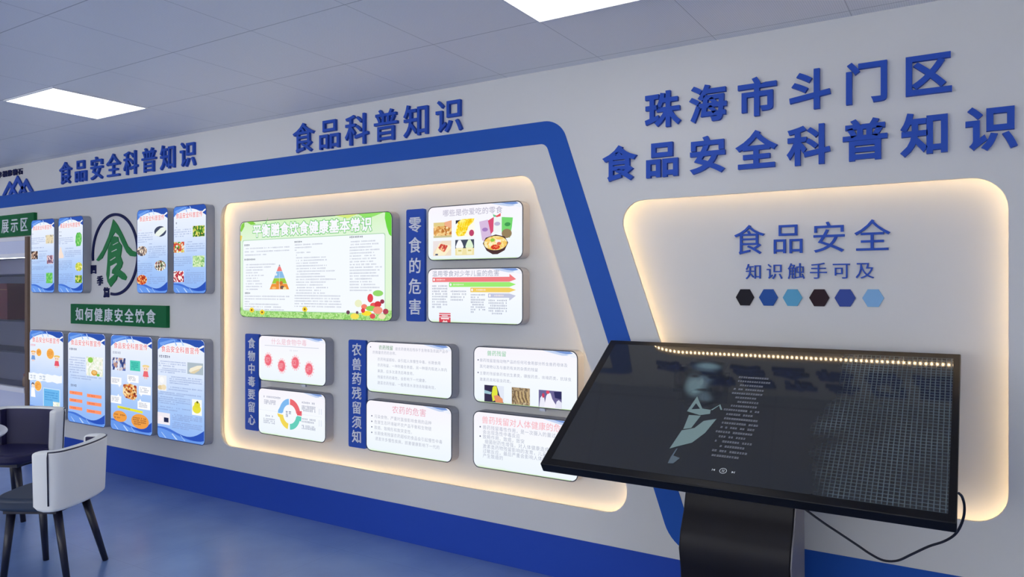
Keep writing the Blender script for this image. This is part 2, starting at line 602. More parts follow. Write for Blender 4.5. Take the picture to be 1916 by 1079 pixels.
def build_display_wall():
    mb = MB()
    holesA, holesB = rounded(nicheA, radA), rounded(nicheB, radB)
    outer = [(XL, 0), (CABX0, 0), (CABX0, CABZ), (CABX1, CABZ), (CABX1, 0), (XR, 0), (XR, CEIL), (XL, CEIL)]
    bm = bmesh.new()
    for loop in (outer, holesA, holesB):
        vs = [bm.verts.new((p[0], D, p[1])) for p in loop]
        for i in range(len(vs)):
            bm.edges.new((vs[i], vs[(i + 1) % len(vs)]))
    bmesh.ops.triangle_fill(bm, use_beauty=True, use_dissolve=False, edges=bm.edges[:])
    bm.verts.index_update()
    vv = [tuple(v.co) for v in bm.verts]
    ff = []
    for f in bm.faces:
        ids = [v.index for v in f.verts]
        if f.normal.y > 0:
            ids = ids[::-1]
        ff.append(ids)
    bm.free()
    mb.add(vv, ff, M['wall'])
    for corners, rad in ((nicheA, radA), (nicheB, radB)):
        a = rounded(corners, rad)
        b = rounded(offset_corners(corners, UNDER), [r + UNDER for r in rad])
        n = len(a)
        v = [(p[0], D, p[1]) for p in a] + [(p[0], D + LIP, p[1]) for p in a] \
            + [(p[0], D + LIP, p[1]) for p in b] + [(p[0], NB, p[1]) for p in b]
        f = []
        for k in range(3):
            for i in range(n):
                j = (i + 1) % n
                f.append((k * n + j, k * n + i, (k + 1) * n + i, (k + 1) * n + j))
        f.append([3 * n + i for i in range(n)])
        mb.add(v, f, M['wall'])
    # the recess for the cabinet, and the back of the wall
    mb.add([(CABX0, D, 0), (CABX0, WALL_BACK, 0), (CABX0, WALL_BACK, CABZ), (CABX0, D, CABZ)], [(0, 1, 2, 3)], M['wall'])
    mb.add([(CABX1, D, 0), (CABX1, WALL_BACK, 0), (CABX1, WALL_BACK, CABZ), (CABX1, D, CABZ)], [(3, 2, 1, 0)], M['wall'])
    mb.add([(CABX0, D, CABZ), (CABX0, WALL_BACK, CABZ), (CABX1, WALL_BACK, CABZ), (CABX1, D, CABZ)], [(0, 1, 2, 3)], M['wall'])
    mb.add([(XL, WALL_BACK, 0), (XR, WALL_BACK, 0), (XR, WALL_BACK, CEIL), (XL, WALL_BACK, CEIL)], [(0, 1, 2, 3)], M['wall'])
    struct(mb.build('wall_back'))
build_display_wall()

# blue skirting and the blue band that runs along the top, down the slant and away to the right
mb = MB()
mb.prism(rect(CABX1, XR, 0.0, 0.225), D - 0.004, D, M['skirt'])
mb.prism(rect(XL, CABX0, 0.0, 0.225), D - 0.004, D, M['skirt'])
struct(mb.build('baseboard_back'))
band = rounded([(XL, 2.335), (-1.979, 2.335), (-1.263, 0.262), (XR, 0.262), (XR, 0.386), (-1.177, 0.386), (-1.8905, 2.456), (XL, 2.456)],
               [0, 0.05, 0.19, 0, 0, 0.09, 0.14, 0], 10)
mb = MB()
mb.prism(band, D - 0.003, D, M['blue_band'])
struct(mb.build('trim_1'))

# LED strips hidden behind the lips of the niches
def led_strip(corners, rad, label):
    off = rounded(offset_corners(corners, UNDER), [r + UNDER for r in rad], 10)
    y0 = D + LIP + 0.024
    t = thing('led_strip', label, 'led strip', (corners[0][0], D, corners[0][1]), 0, 'LED strips in the wall niches')
    base = Vector((corners[0][0], D, corners[0][1]))
    tape, chips = MB(), MB()
    cen = Vector((sum(c[0] for c in corners) / 4, sum(c[1] for c in corners) / 4))
    n = len(off)
    carry = 0.01
    for i in range(n):
        p, q = Vector(off[i]), Vector(off[(i + 1) % n])
        d = q - p
        ln = d.length
        if ln < 1e-6:
            continue
        d /= ln
        inn = Vector((-d.y, d.x))
        if inn.dot(cen - p) < 0:
            inn = -inn
        a, b = p + inn * 0.0015, q + inn * 0.0015
        tape.add([(a.x - base.x, y0 - D, a.y - base.z), (b.x - base.x, y0 - D, b.y - base.z),
                  (b.x - base.x, y0 + .012 - D, b.y - base.z), (a.x - base.x, y0 + .012 - D, a.y - base.z)], [(0, 1, 2, 3)], M['chip_tape'])
        s = carry
        while s < ln:
            c = p + d * s + inn * 0.003
            h = d * 0.0045
            y1, y2 = y0 + .0015 - D, y0 + .0105 - D
            chips.add([(c.x - h.x - base.x, y1, c.y - h.y - base.z), (c.x + h.x - base.x, y1, c.y + h.y - base.z),
                       (c.x + h.x - base.x, y2, c.y + h.y - base.z), (c.x - h.x - base.x, y2, c.y - h.y - base.z)], [(0, 1, 2, 3)], M['led'])
            s += 0.024
        carry = s - ln
    tape.build('tape', t)
    c = chips.build('led_chips', t)
    c['kind'] = 'stuff'
led_strip(nicheA, radA, 'warm LED strip hidden behind the edge of the large niche with white panels')
led_strip(nicheB, radB, 'warm LED strip hidden behind the edge of the right niche behind the touchscreen')

# ------------------------------------------------------------------ ceiling lights
def ceiling_light(x, y, label, group=None):
    t = thing('ceiling_light', label, 'ceiling light', (x, y, CEIL), 0, group)
    s = 0.287
    mb = MB()
    for b in ((-s - .008, s + .008, -s - .008, -s), (-s - .008, s + .008, s, s + .008), (-s - .008, -s, -s, s), (s, s + .008, -s, s)):
        mb.box(b[0], b[1], b[2], b[3], -0.008, 0, M['panel_frame'])
    mb.build('frame', t)
    mb = MB()
    mb.add([(-s, -s, -.005), (s, -s, -.005), (s, s, -.005), (-s, s, -.005)], [(3, 2, 1, 0)], M['panel_light'])
    mb.build('diffuser', t)
ceiling_light(-4.877, 2.55, 'square white ceiling light panel over the left end of the display wall')
ceiling_light(-1.345, 2.55, 'square white ceiling light panel cut off by the top edge of the photo')
for x, y in ((-8.41, 2.55), (2.2, 2.55), (-8.41, 0.17), (-4.877, 0.17), (-1.345, 0.17), (2.2, 0.17),
             (-8.41, -2.8), (-4.877, -2.8), (-1.345, -2.8), (2.2, -2.8)):
    ceiling_light(x, y, 'square white ceiling light panel outside the photo, over the rest of the room', 'ceiling lights over the rest of the room')

# ------------------------------------------------------------------ raised characters on the wall
ORD = ['first', 'second', 'third', 'fourth', 'fifth', 'sixth', 'seventh', 'eighth']
def characters(text, xs, cz, ew, eh, plane, depth, bold, desc, group, mat='letter'):
    for i, (ch, x) in enumerate(zip(text, xs)):
        mb = MB()
        put_glyph(mb, ch, 0, 0, ew, eh, 0, M[mat], bold, depth)
        o = mb.build('raised_character', None, (x, plane - GAP, cz))
        tag(o, desc % (ch, ORD[i]), 'character', group)
characters('珠海市斗门区', [-1.315 + .2283 * i for i in range(6)], 2.432, .182, .182, D, .02, .028,
           'thick blue raised character %s, %s in the upper row of the right-hand title', 'raised characters of the right title, upper row')
characters('食品安全科普知识', [-1.544 + .2273 * i for i in range(8)], 2.187, .182, .182, D, .02, .028,
           'thick blue raised character %s, %s in the lower row of the right-hand title', 'raised characters of the right title, lower row')
characters('食品科普知识', [-3.8465 + .2445 * i for i in range(6)], 2.565, .208, .208, D, .02, .010,
           'blue raised character %s, %s in the middle heading above the blue band', 'raised characters of the middle heading')
characters('食品安全科普知识', [-6.88 + .2528 * i for i in range(8)], 2.578, .206, .206, D, .02, .010,
           'blue raised character %s, %s in the left heading above the blue band', 'raised characters of the left heading')
characters('食品安全', [-.9165 + .176 * i for i in range(4)], 1.781, .150, .150, NB, .012, .0,
           'thin blue raised character %s, %s in the large row of the right niche', 'characters of the large row in the right niche')
characters('知识触手可及', [-.8955 + .0956 * i for i in range(6)], 1.630, .0785, .0785, NB, .010, .0,
           'small blue raised character %s, %s in the second row of the right niche', 'characters of the small row in the right niche')
characters('幸福修德石', [-8.11 + .102 * i for i in range(5)], 2.663, .085, .062, D, .012, .02,
           'small navy raised character %s, %s above the mountain emblem', 'small characters above the mountain emblem', 'navy')

for i, (x, mk, dsc) in enumerate(((-.936, 'hex_black', 'black hexagon tile leftmost of the six under the small blue row'),
                                  (-.828, 'hex_blue', 'royal blue hexagon tile between the black and the first light blue one'),
                                  (-.7205, 'hex_teal', 'teal-blue hexagon tile third from the left in the right niche'),
                                  (-.605, 'hex_maroon', 'very dark maroon hexagon tile, fourth from the left in the right niche'),
                                  (-.4975, 'hex_indigo', 'indigo blue hexagon tile between the maroon and the palest one'),
                                  (-.3845, 'hex_sky', 'pale sky-blue hexagon tile rightmost of the six'))):
    mb = MB()
    mb.prism([(.0432, 0), (.0216, .0385), (-.0216, .0385), (-.0432, 0), (-.0216, -.0385), (.0216, -.0385)], -.008, 0, M[mk])
    tag(mb.build('hexagon_tile', None, (x, NB - GAP, 1.508), .001, 1), dsc, 'hexagon tile', 'hexagon tiles in the right niche')

# mountain emblem over the left end of the blue band
def chevron(mb, x0, xa, x1, zb, za, wd, y0, y1, mat):
    mb.prism([(x0, zb), (xa, za), (x1, zb), (x1 - wd, zb), (xa, za - wd * (za - zb) / (x1 - xa)), (x0 + wd, zb)], y0, y1, mat)
t = thing('mountain_emblem', 'blue emblem of three overlapping mountain peaks standing on the blue band', 'emblem', (-7.76, D - .0035, 2.4565))
for nm, a in (('peak', (-.285, -.145, 0.0, .128)), ('peak', (-.165, .012, .185, .170)), ('peak', (.03, .178, .305, .128))):
    mb = MB()
    chevron(mb, a[0], a[1], a[2], 0.0, a[3], .055, -.012 - .001 * (a[1] > 0), 0, M['letter'])
    mb.build(nm, t)

# round emblem with the brush character
t = thing('round_emblem', 'navy ring emblem around a green brush-painted character, between the upper posters', 'emblem', (-6.116, D - GAP, 1.50))
O = Vector((-6.116, 1.50))
def loc(pts):
    return [(p[0] - O.x, p[1] - O.y) for p in pts]
mb = MB()
n = 60
a0, a1 = math.radians(-100), math.radians(188)
ro, ri = .345, .322
arc = [a0 + (a1 - a0) * k / n for k in range(n + 1)]
cz = .335
for k in range(n):
    q = [(math.cos(arc[k]) * ri, cz + math.sin(arc[k]) * ri), (math.cos(arc[k]) * ro, cz + math.sin(arc[k]) * ro),
         (math.cos(arc[k + 1]) * ro, cz + math.sin(arc[k + 1]) * ro), (math.cos(arc[k + 1]) * ri, cz + math.sin(arc[k + 1]) * ri)]
    mb.prism(q, -.010, 0, M['navy'], False)
mb.build('ring', t)
roofL = [(-6.138, 2.129), (-6.076, 2.081), (-6.109, 2.023), (-6.162, 1.976), (-6.222, 1.896), (-6.304, 1.807), (-6.366, 1.784), (-6.393, 1.794), (-6.297, 1.875), (-6.209, 1.986), (-6.162, 2.074)]
roofR = [(-6.076, 2.081), (-6.004, 2.0), (-5.927, 1.902), (-5.863, 1.86), (-5.775, 1.839), (-5.725, 1.823), (-5.825, 1.81), (-5.888, 1.817), (-5.94, 1.848), (-6.004, 1.924), (-6.056, 1.992), (-6.109, 2.023)]
body = [(-6.162, 1.976), (-6.122, 1.988), (-6.069, 1.979), (-6.059, 1.943), (-6.011, 1.904), (-6.017, 1.867), (-6.03, 1.816), (-5.998, 1.763), (-6.017, 1.727), (-6.043, 1.705), (-5.978, 1.678), (-5.94, 1.645), (-5.959, 1.618), (-6.004, 1.625), (-6.076, 1.657), (-6.089, 1.624), (-6.175, 1.563), (-6.222, 1.609), (-6.239, 1.67), (-6.222, 1.775), (-6.213, 1.888), (-6.175, 1.932)]
slits = [[(-6.142, 1.916), (-6.063, 1.937), (-6.056, 1.932), (-6.135, 1.911)], [(-6.162, 1.86), (-6.083, 1.88), (-6.076, 1.873), (-6.155, 1.855)],
         [(-6.182, 1.788), (-6.102, 1.815), (-6.096, 1.808), (-6.175, 1.782)],
         [(-6.175, 1.737), (-6.083, 1.763), (-6.076, 1.754), (-6.149, 1.706), (-6.155, 1.676), (-6.116, 1.669), (-6.196, 1.628), (-6.182, 1.669)]]
mb = MB()
for p in (roofL, roofR, body):
    mb.prism(loc(p), -.008, 0, M['green_brush'])
for p in slits:
    mb.poly(loc(p), -.0086, M['wall'])
mb.build('brush_character', t)
for ch, x, z in (('四', -6.440, 1.716), ('季', -6.340, 1.617), ('篇', -6.240, 1.517)):
    mb = MB()
    put_glyph(mb, ch, x - O.x, z - O.y, .088, .086, 0, M['navy'], .03, .008)
    mb.build('small_character', t)

# ------------------------------------------------------------------ sign plates
def plate(name, label, cat, x0, x1, z0, z1, plane, th, pm, text, xs, zs, ew, eh, bold, group=None, lm='white_letter', rad=.006):
    cx = (x0 + x1) / 2
    t = thing(name, label, cat, (cx, plane - GAP, z0), 0, group)
    mb = MB()
    mb.prism(rounded(rect(x0 - cx, x1 - cx, 0, z1 - z0), rad, 4), -th, 0, M[pm])
    mb.build('plate', t)
    for ch, x, z in zip(text, xs, zs):
        mb = MB()
        put_glyph(mb, ch, x - cx, z - z0, ew, eh, -th, M[lm], bold, .005)
        mb.build('character', t)
    return t
plate('sign_plate', 'long green sign with eight pale characters above the lower left posters', 'sign', -6.76, -5.36, 1.243, 1.415, D, .03, 'green_plate',
      '如何健康安全饮食', [-6.612 + .1505 * i for i in range(8)], [1.328] * 8, .128, .118, .012, rad=.002)
plate('sign_plate', 'green sign above the glass display cabinet at the left edge', 'sign', -8.62, -7.402, 2.048, 2.255, D, .03, 'green_plate',
      '食品展示区', [-8.306 + .1825 * i for i in range(5)], [2.152] * 5, .145, .142, .008, rad=.002)
def vplate(text, x0, x1, z0, z1, top, pitch, em, label):
    cx = (x0 + x1) / 2
    plate('sign_plate', label, 'sign', x0, x1, z0, z1, NB, .018, 'letter', text, [cx] * 9, [top - pitch * i for i in range(len(text))], em, em, .012, 'upright blue signs in the large niche', rad=.012)
vplate('零食的危害', -3.013, -2.868, 1.347, 2.040, 1.945, .127, .102, 'upright blue sign left of the snack panels in the upper row')
vplate('食物中毒要留心', -4.540, -4.390, .521, 1.220, 1.153, .0925, .080, 'upright blue sign at the lower left corner of the large niche')
vplate('农兽药残留须知', -3.505, -3.352, .512, 1.214, 1.152, .0945, .086, 'upright blue sign between the two lower pairs of white panels')

# ------------------------------------------------------------------ light boxes
BD = 0.07
class Sheet:
    """layout on one light box; fx runs 0..1 left to right, fy 0..1 from the top down"""
    def __init__(s, x0, x1, z0, z1, plane, rad, label, group, bg, rim='rim'):
        s.w, s.h = x1 - x0, z1 - z0
        s.t = thing('light_box', label, 'light box', ((x0 + x1) / 2, plane - GAP, z0), 0, group)
        o = rounded(rect(-s.w / 2, s.w / 2, 0, s.h), rad, 6)
        mb = MB()
        mb.prism(o, -BD, 0, M['housing'])
        mb.build('housing', s.t)
        e = .0055
        inn = rounded(rect(-s.w / 2 + e, s.w / 2 - e, e, s.h - e), rad - e, 6)
        s.inner = inn
        mb = MB()
        n = len(o)
        v = [(p[0], -BD - .001, p[1]) for p in o] + [(p[0], -BD - .001, p[1]) for p in inn]
        mb.add(v, [(i, (i + 1) % n, n + (i + 1) % n, n + i) for i in range(n)], M[rim])
        mb.build('rim', s.t)
        s.print = MB()
        s.print.poly(inn, -BD - .0012, bg)
        s.pics = []
        s.k = 0
    def X(s, fx):
        return -s.w / 2 + fx * s.w
    def Z(s, fy):
        return s.h * (1 - fy)
    def y(s):
        s.k += 1
        return -BD - .0012 - .00025 * s.k
    def P(s, pts):
        return [(s.X(a), s.Z(b)) for a, b in pts]
    def shape(s, pts, mat, mb=None):
        (mb or s.print).poly(s.P(pts), s.y(), mat)
    def rect(s, a, b, c, d, mat, mb=None):
        s.shape([(a, d), (b, d), (b, c), (a, c)], mat, mb)
    def oval(s, cx, cy, rx, ry, mat, mb=None, n=22):
        s.shape([(cx + rx * math.cos(2 * PI * k / n), cy - ry * math.sin(2 * PI * k / n)) for k in range(n)], mat, mb)
    def clip_poly(s, pts, mat):
        s.shape(pts, mat)
    def lines(s, a, b, c, d, n, mat, ch=.010, fill=.9, last=.6, mb=None, ragged=0.0, indent=False, hgt=.72):
        """n rows of small print between fx a..b and fy c..d"""
        m = mb or s.pic('text_block')
        y = s.y()
        x0, x1 = s.X(a), s.X(b)
        for i in range(n):
            fy = c + (d - c) * (i + .5) / n
            z = s.Z(fy)
            end = x1 if i < n - 1 else x0 + (x1 - x0) * last
            if ragged:
                end = x0 + (x1 - x0) * random.uniform(1 - ragged, 1)
            x = x0 + (ch * 2 if indent and i == 0 else 0)
            while x + ch <= end + 1e-6:
                if random.random() < fill:
                    ww = ch * random.uniform(.6, .85)
                    hh = ch * hgt * random.uniform(.75, 1.1)
                    # strokes of a character too small to read
                    m.poly([(x, z - hh / 2), (x + ww, z - hh / 2), (x + ww, z - hh * .22), (x, z - hh * .22)], y, mat)
                    m.poly([(x, z + hh * .12), (x + ww, z + hh * .12), (x + ww, z + hh / 2), (x, z + hh / 2)], y, mat)
                    q = x + ww * random.uniform(.2, .7)
                    m.poly([(q, z - hh * .22), (q + ww * .2, z - hh * .22), (q + ww * .2, z + hh * .12), (q, z + hh * .12)], y, mat)
                x += ch
    def text(s, name, txt, fx0, fx1, fy, eh, mat, bold=0, halo=None, hb=.05):
        mb = MB()
        pitch = (fx1 - fx0) * s.w / len(txt)
        ew = min(eh * 1.1, pitch * .98)
        if halo:
            put_line(mb, txt, s.X(fx0), s.Z(fy), pitch, ew, eh, s.y(), halo, hb)
        put_line(mb, txt, s.X(fx0), s.Z(fy), pitch, ew, eh, s.y(), mat, bold)
        s.pics.append((name, mb))
    def pic(s, name='picture'):
        mb = MB()
        s.pics.append((name, mb))
        return mb
    @property
    def body(s):
        if not hasattr(s, '_body'):
            s._body = MB()
        return s._body
    def done(s):
        o = s.print.build('printed_sheet', s.t)
        for nm, mb in s.pics:
            if mb.v:
                mb.build(nm, o)
        if hasattr(s, '_body') and s._body.v:
            b = s._body.build('small_print', o)

WHITE = ink(250, 251, 255)
GREY = ink(150, 156, 180)
DK = ink(86, 92, 122)
BLUEINK = ink(138, 156, 204)
RED = ink(224, 72, 84)
PINK = ink(236, 150, 164)

# ---- the eight tall posters --------------------------------------------------------------
tall_bg = {}
def tall(x0, x1, z0, z1, label, group, top_y=.125):
    h = z1 - z0
    k = round(h, 3)
    if k not in tall_bg:
        tall_bg[k] = backlit_gradient('blue_poster_print', h, [(0.0, (138, 180, 246)), (0.35, (176, 206, 250)), (0.7, (226, 236, 254)), (1.0, (242, 246, 255))])
    s = Sheet(x0, x1, z0, z1, D, .04, label, group, tall_bg[k], 'rim_blue')
    n = 14
    # dark wave at the top
    def curve(f, a=0.012, b=0.988):
        return [(a + (b - a) * i / n, f(i / n)) for i in range(n + 1)]
    topc = [(0.012, .045), (.03, .02), (.08, .008), (.92, .008), (.97, .02), (.988, .045)]
    low = curve(lambda u: .135 - .10 * math.sin(PI * min(1, u * 1.02)) ** .8 * (1 if u < .75 else .9) + .0 * u)
    low = curve(lambda u: .125 - .085 * math.sin(PI * u) ** .7 + .0 * u)
    s.shape(topc + low[::-1], ink(82, 132, 222))
    low2 = [(.35, .008), (.5, .03), (.7, .055), (.85, .085), (.988, .125), (.988, .045), (.97, .02), (.92, .008)]
    s.shape(low2, ink(48, 84, 176))
    s.shape([(.05, .055), (.3, .02), (.45, .012), (.33, .035), (.08, .085)], ink(120, 166, 240))
    for a, b, wd, c in ((.50, .012, .02, (186, 212, 252)), (.36, .016, .012, (140, 180, 244))):
        s.shape([(a, b), (a + wd, b), (a + .06 + wd, b + .055), (a + .05, b + .06)], ink(*c))
    s.shape([(.80, .105), (.97, .055), (.985, .06), (.985, .07), (.82, .115)], WHITE)
    # waves at the bottom
    botc = [(.988, .955), (.97, .98), (.92, .992), (.08, .992), (.03, .98), (.012, .955)]
    s.shape(curve(lambda u: .925 + .028 * math.sin(u * 6.0 + 3.6) - .06 * u ** 4) + botc, ink(46, 84, 186))
    s.shape(curve(lambda u: .905 + .03 * math.sin(u * 5.2 + 3.9) + .045 * u) + botc, ink(72, 116, 212))
    s.shape(curve(lambda u: .915 + .02 * math.sin(u * 5.2 + 4.3) + .05 * u) + botc, ink(106, 154, 236))
    for a, wd, c in ((.09, .012, (166, 198, 248)), (.32, .02, (190, 216, 252)), (.50, .01, (150, 186, 244))):
        s.shape([(a, .938), (a + wd, .934), (a + .10 + wd * 1.5, .985), (a + .09, .987)], ink(*c))
    s.text('title', '食品安全科普宣传', .09, .90, .112, .052 * (h / .78), ink(232, 72, 84), .0, WHITE, .085)
    return s

F = {}
F['greenveg'] = picture_mat('photo_green_vegetables', [(70, 130, 50), (150, 190, 70), (220, 220, 120), (90, 150, 60), (236, 214, 90), (60, 100, 50)], 75)
F['mixveg'] = picture_mat('photo_mixed_vegetables', [(210, 80, 60), (240, 240, 220), (90, 160, 70), (224, 130, 80), (150, 60, 60), (235, 220, 120)], 60)
F['cabbage'] = picture_mat('photo_cabbage', [(90, 160, 90), (170, 216, 140), (230, 244, 200), (120, 190, 110)], 45, 'NOISE')
F['radish'] = picture_mat('photo_red_radish', [(180, 40, 60), (250, 214, 214), (210, 80, 90), (150, 30, 50), (255, 240, 236)], 80)
F['mush'] = picture_mat('photo_mushrooms', [(226, 206, 186), (120, 100, 96), (250, 240, 226), (170, 140, 120), (84, 84, 96)], 80)
F['orange'] = picture_mat('photo_orange_stew', [(226, 120, 70), (240, 170, 100), (200, 70, 50), (250, 200, 130), (170, 60, 40)], 80)
F['clams'] = picture_mat('photo_shellfish', [(70, 76, 70), (236, 230, 220), (130, 150, 100), (160, 90, 80), (250, 246, 236)], 80)
F['leaf'] = picture_mat('photo_green_leaf', [(60, 160, 70), (110, 200, 100), (170, 226, 140)], 40, 'NOISE')
F['cream'] = picture_mat('photo_cream_dish', [(70, 66, 70), (240, 230, 200), (220, 200, 160), (250, 246, 230)], 50, 'NOISE')
F['dark'] = picture_mat('photo_dark_tray', [(70, 60, 60), (210, 180, 160), (120, 90, 80), (240, 214, 190), (60, 56, 66)], 60)
F['pinkpic'] = picture_mat('photo_pink_dish', [(220, 190, 200), (150, 110, 130), (246, 220, 220), (110, 90, 120)], 60)
F['yellowveg'] = picture_mat('photo_yellow_vegetables', [(220, 220, 90), (170, 190, 60), (246, 240, 160), (200, 200, 80)], 55)
F['people'] = picture_mat('photo_market_stall', [(90, 110, 180), (230, 236, 250), (150, 170, 220), (60, 74, 130), (214, 206, 214), (190, 150, 140)], 40)
F['bbq'] = picture_mat('photo_roast_meat', [(214, 130, 60), (170, 70, 50), (244, 200, 130), (232, 160, 90), (120, 56, 44), (250, 224, 170)], 55)
F['bowls'] = picture_mat('photo_white_bowls', [(246, 248, 240), (232, 240, 220), (252, 252, 250), (220, 232, 210), (248, 244, 230)], 60)
F['grain'] = picture_mat('photo_fried_snack', [(214, 150, 80), (244, 206, 140), (230, 176, 104), (190, 120, 60), (250, 226, 176)], 70)
F['fries'] = picture_mat('photo_fries', [(250, 216, 40), (255, 236, 90), (244, 196, 30), (255, 244, 140)], 90)
F['pizza'] = picture_mat('photo_berry_snack', [(214, 90, 80), (240, 150, 110), (190, 60, 60), (250, 196, 150)], 110)
F['soup'] = picture_mat('photo_noodle_soup', [(246, 206, 110), (250, 226, 150), (240, 190, 90), (254, 236, 180)], 70)
F['chili'] = picture_mat('photo_chili', [(220, 80, 50), (240, 120, 80), (200, 50, 40)], 120)
F['worms'] = picture_mat('photo_dried_herb', [(150, 126, 96), (190, 166, 130), (110, 92, 72), (214, 196, 164)], 40, 'NOISE')
F['grass'] = picture_mat('printed_grass', [(150, 214, 110), (196, 236, 160), (120, 196, 80), (226, 246, 190)], 45, 'NOISE')
F['bloom'] = picture_mat('printed_flowers', [(250, 240, 220), (240, 120, 110), (180, 226, 130), (250, 220, 90), (236, 246, 226), (206, 60, 70)], 48)

def person_doll(s, cx, fy0, fy1, wd, hat, dress):
    """small cook figure printed on the poster"""
    mb = s.pic('figure')
    h = fy1 - fy0
    s.oval(cx, fy0 + h * .12, wd * .55, h * .10, hat, mb)
    s.oval(cx, fy0 + h * .30, wd * .42, h * .17, ink(252, 222, 196), mb)
    s.shape([(cx - wd * .3, fy0 + h * .46), (cx + wd * .3, fy0 + h * .46), (cx + wd * .45, fy0 + h * .85), (cx - wd * .45, fy0 + h * .85)], dress, mb)
    s.rect(cx - wd * .25, cx - wd * .05, fy0 + h * .85, fy0 + h, ink(240, 200, 190), mb)
    s.rect(cx + wd * .05, cx + wd * .25, fy0 + h * .85, fy0 + h, ink(240, 200, 190), mb)
    s.rect(cx - wd * .22, cx - wd * .1, fy0 + h * .27, fy0 + h * .32, DK, mb)
    s.rect(cx + wd * .1, cx + wd * .22, fy0 + h * .27, fy0 + h * .32, DK, mb)

G1 = 'tall blue posters in the upper row'
G2 = 'tall blue posters in the lower row'
ORANGE = ink(246, 176, 86)
# upper row, from the left
UZ0, UZ1 = 1.511, 2.175
s = tall(-7.36, -6.95, UZ0, UZ1, 'narrow blue lit poster beside the green cabinet sign, with dish photos and green leaf', G1)
s.lines(.05, .2, .185, .2, 1, GREY)
for a, b, c, d, n in ((.03, .62, .24, .34, 4), (.36, .97, .42, .45, 1), (.36, .68, .46, .54, 3), (.04, .97, .37, .40, 1), (.03, .97, .635, .69, 3), (.03, .62, .74, .87, 5), (.03, .66, .56, .6, 2)):
    s.lines(a, b, c, d, n, BLUEINK)
for k, a in (('cream', (.66, .985, .22, .335)), ('dark', (.03, .32, .43, .54)), ('pinkpic', (.71, .985, .495, .61)), ('leaf', (.68, .95, .73, .87))):
    s.rect(*a, F[k], s.pic())
s.done()
s = tall(-6.885, -6.48, UZ0, UZ1, 'narrow blue lit poster just left of the round emblem, with green vegetable photos', G1)
s.lines(.06, .25, .185, .2, 1, DK)
s.lines(.06, .25, .235, .25, 1, DK)
for a, b, c, d, n in ((.05, .65, .265, .36, 4), (.3, .9, .41, .42, 1), (.28, .96, .44, .53, 4), (.04, .6, .57, .7, 6), (.04, .64, .74, .88, 6)):
    s.lines(a, b, c, d, n, BLUEINK)
mb = s.pic()
s.shape([(.76, .395), (.72, .33), (.74, .26), (.78, .22), (.9, .215), (.97, .25), (.97, .33), (.92, .39)], F['leaf'], mb)
mb = s.pic()
s.shape([(.05, .54), (.05, .48), (.1, .40), (.14, .39), (.18, .45), (.25, .51), (.24, .54)], ink(246, 226, 214), mb)
s.oval(.86, .66, .14, .058, F['yellowveg'], s.pic())
s.rect(.72, .985, .77, .87, F['greenveg'], s.pic())
s.done()
s = tall(-5.685, -5.275, UZ0, UZ1, 'blue lit poster just right of the round emblem, with four oval food photos', G1)
s.lines(.07, .25, .235, .255, 1, PINK)
for a, b, c, d, n in ((.05, .56, .27, .40, 5), (.42, .6, .41, .42, 1), (.40, .97, .44, .585, 6), (.05, .18, .605, .62, 1), (.04, .55, .635, .77, 6), (.45, .6, .775, .79, 1), (.38, .96, .80, .89, 4)):
    s.lines(a, b, c, d, n, BLUEINK)
mb = s.pic()
s.oval(.78, .275, .19, .062, ink(70, 78, 104), mb)
s.shape([(.60, .315), (.66, .28), (.80, .235), (.92, .225), (.965, .262), (.88, .295), (.74, .335)], ink(236, 244, 236), mb)
s.oval(.19, .495, .17, .06, F['mush'], s.pic())
s.oval(.78, .675, .18, .062, F['clams'], s.pic())
s.oval(.19, .838, .17, .06, F['orange'], s.pic())
s.done()
s = tall(-5.205, -4.805, UZ0, UZ1, 'blue lit poster rightmost of the upper row, with four square vegetable photos', G1)
s.lines(.09, .26, .185, .205, 1, DK, .02)
for a, b, c, d, n in ((.06, .2, .235, .25, 1), (.04, .58, .26, .36, 4), (.45, .7, .41, .42, 1), (.42, .97, .43, .53, 4), (.06, .18, .55, .56, 1), (.03, .58, .575, .69, 5), (.45, .58, .73, .74, 1), (.38, .97, .755, .89, 6)):
    s.lines(a, b, c, d, n, BLUEINK)
for k, a in (('greenveg', (.62, .97, .24, .362)), ('mixveg', (.03, .36, .41, .532)), ('cabbage', (.62, .97, .575, .70)), ('radish', (.03, .35, .742, .868))):
    s.rect(*a, F[k], s.pic())
s.done()

# lower row
LZ0, LZ1 = .390, 1.173
s = tall(-7.39, -6.797, LZ0, LZ1, 'blue lit poster at the left of the lower row, partly behind a chair back', G2)
s.lines(.05, .32, .165, .19, 1, PINK, .022)
person_doll(s, .13, .24, .365, .14, ORANGE, ink(120, 160, 220))
person_doll(s, .83, .27, .415, .16, ink(236, 200, 110), ink(232, 92, 110))
for cx, cy, rx, ry in ((.31, .257, .075, .042), (.65, .262, .105, .058), (.29, .645, .10, .056)):
    mb = s.pic('badge')
    s.oval(cx, cy, rx * 1.1, ry * 1.12, ink(250, 238, 214), mb)
    s.oval(cx, cy, rx, ry, ORANGE, mb)
    s.lines(cx - rx * .7, cx + rx * .7, cy - ry * .5, cy + ry * .5, 3, ink(214, 120, 50), .012)
mb = s.pic('banner')
n = 14
s.shape([(.012 + .976 * i / n, .500 + .006 * math.sin(i * 2.1)) for i in range(n + 1)] + [(.012 + .976 * i / n, .585 + .007 * math.sin(i * 1.7)) for i in range(n, -1, -1)], ink(246, 250, 255), mb)
s.lines(.06, .95, .52, .57, 1, ink(196, 208, 226), .055)
mb = s.pic('figure')
s.oval(.14, .635, .045, .022, ink(80, 70, 90), mb)
s.oval(.14, .648, .04, .02, ink(250, 224, 204), mb)
s.shape([(.09, .67), (.19, .67), (.22, .78), (.08, .78)], ink(252, 252, 255), mb)
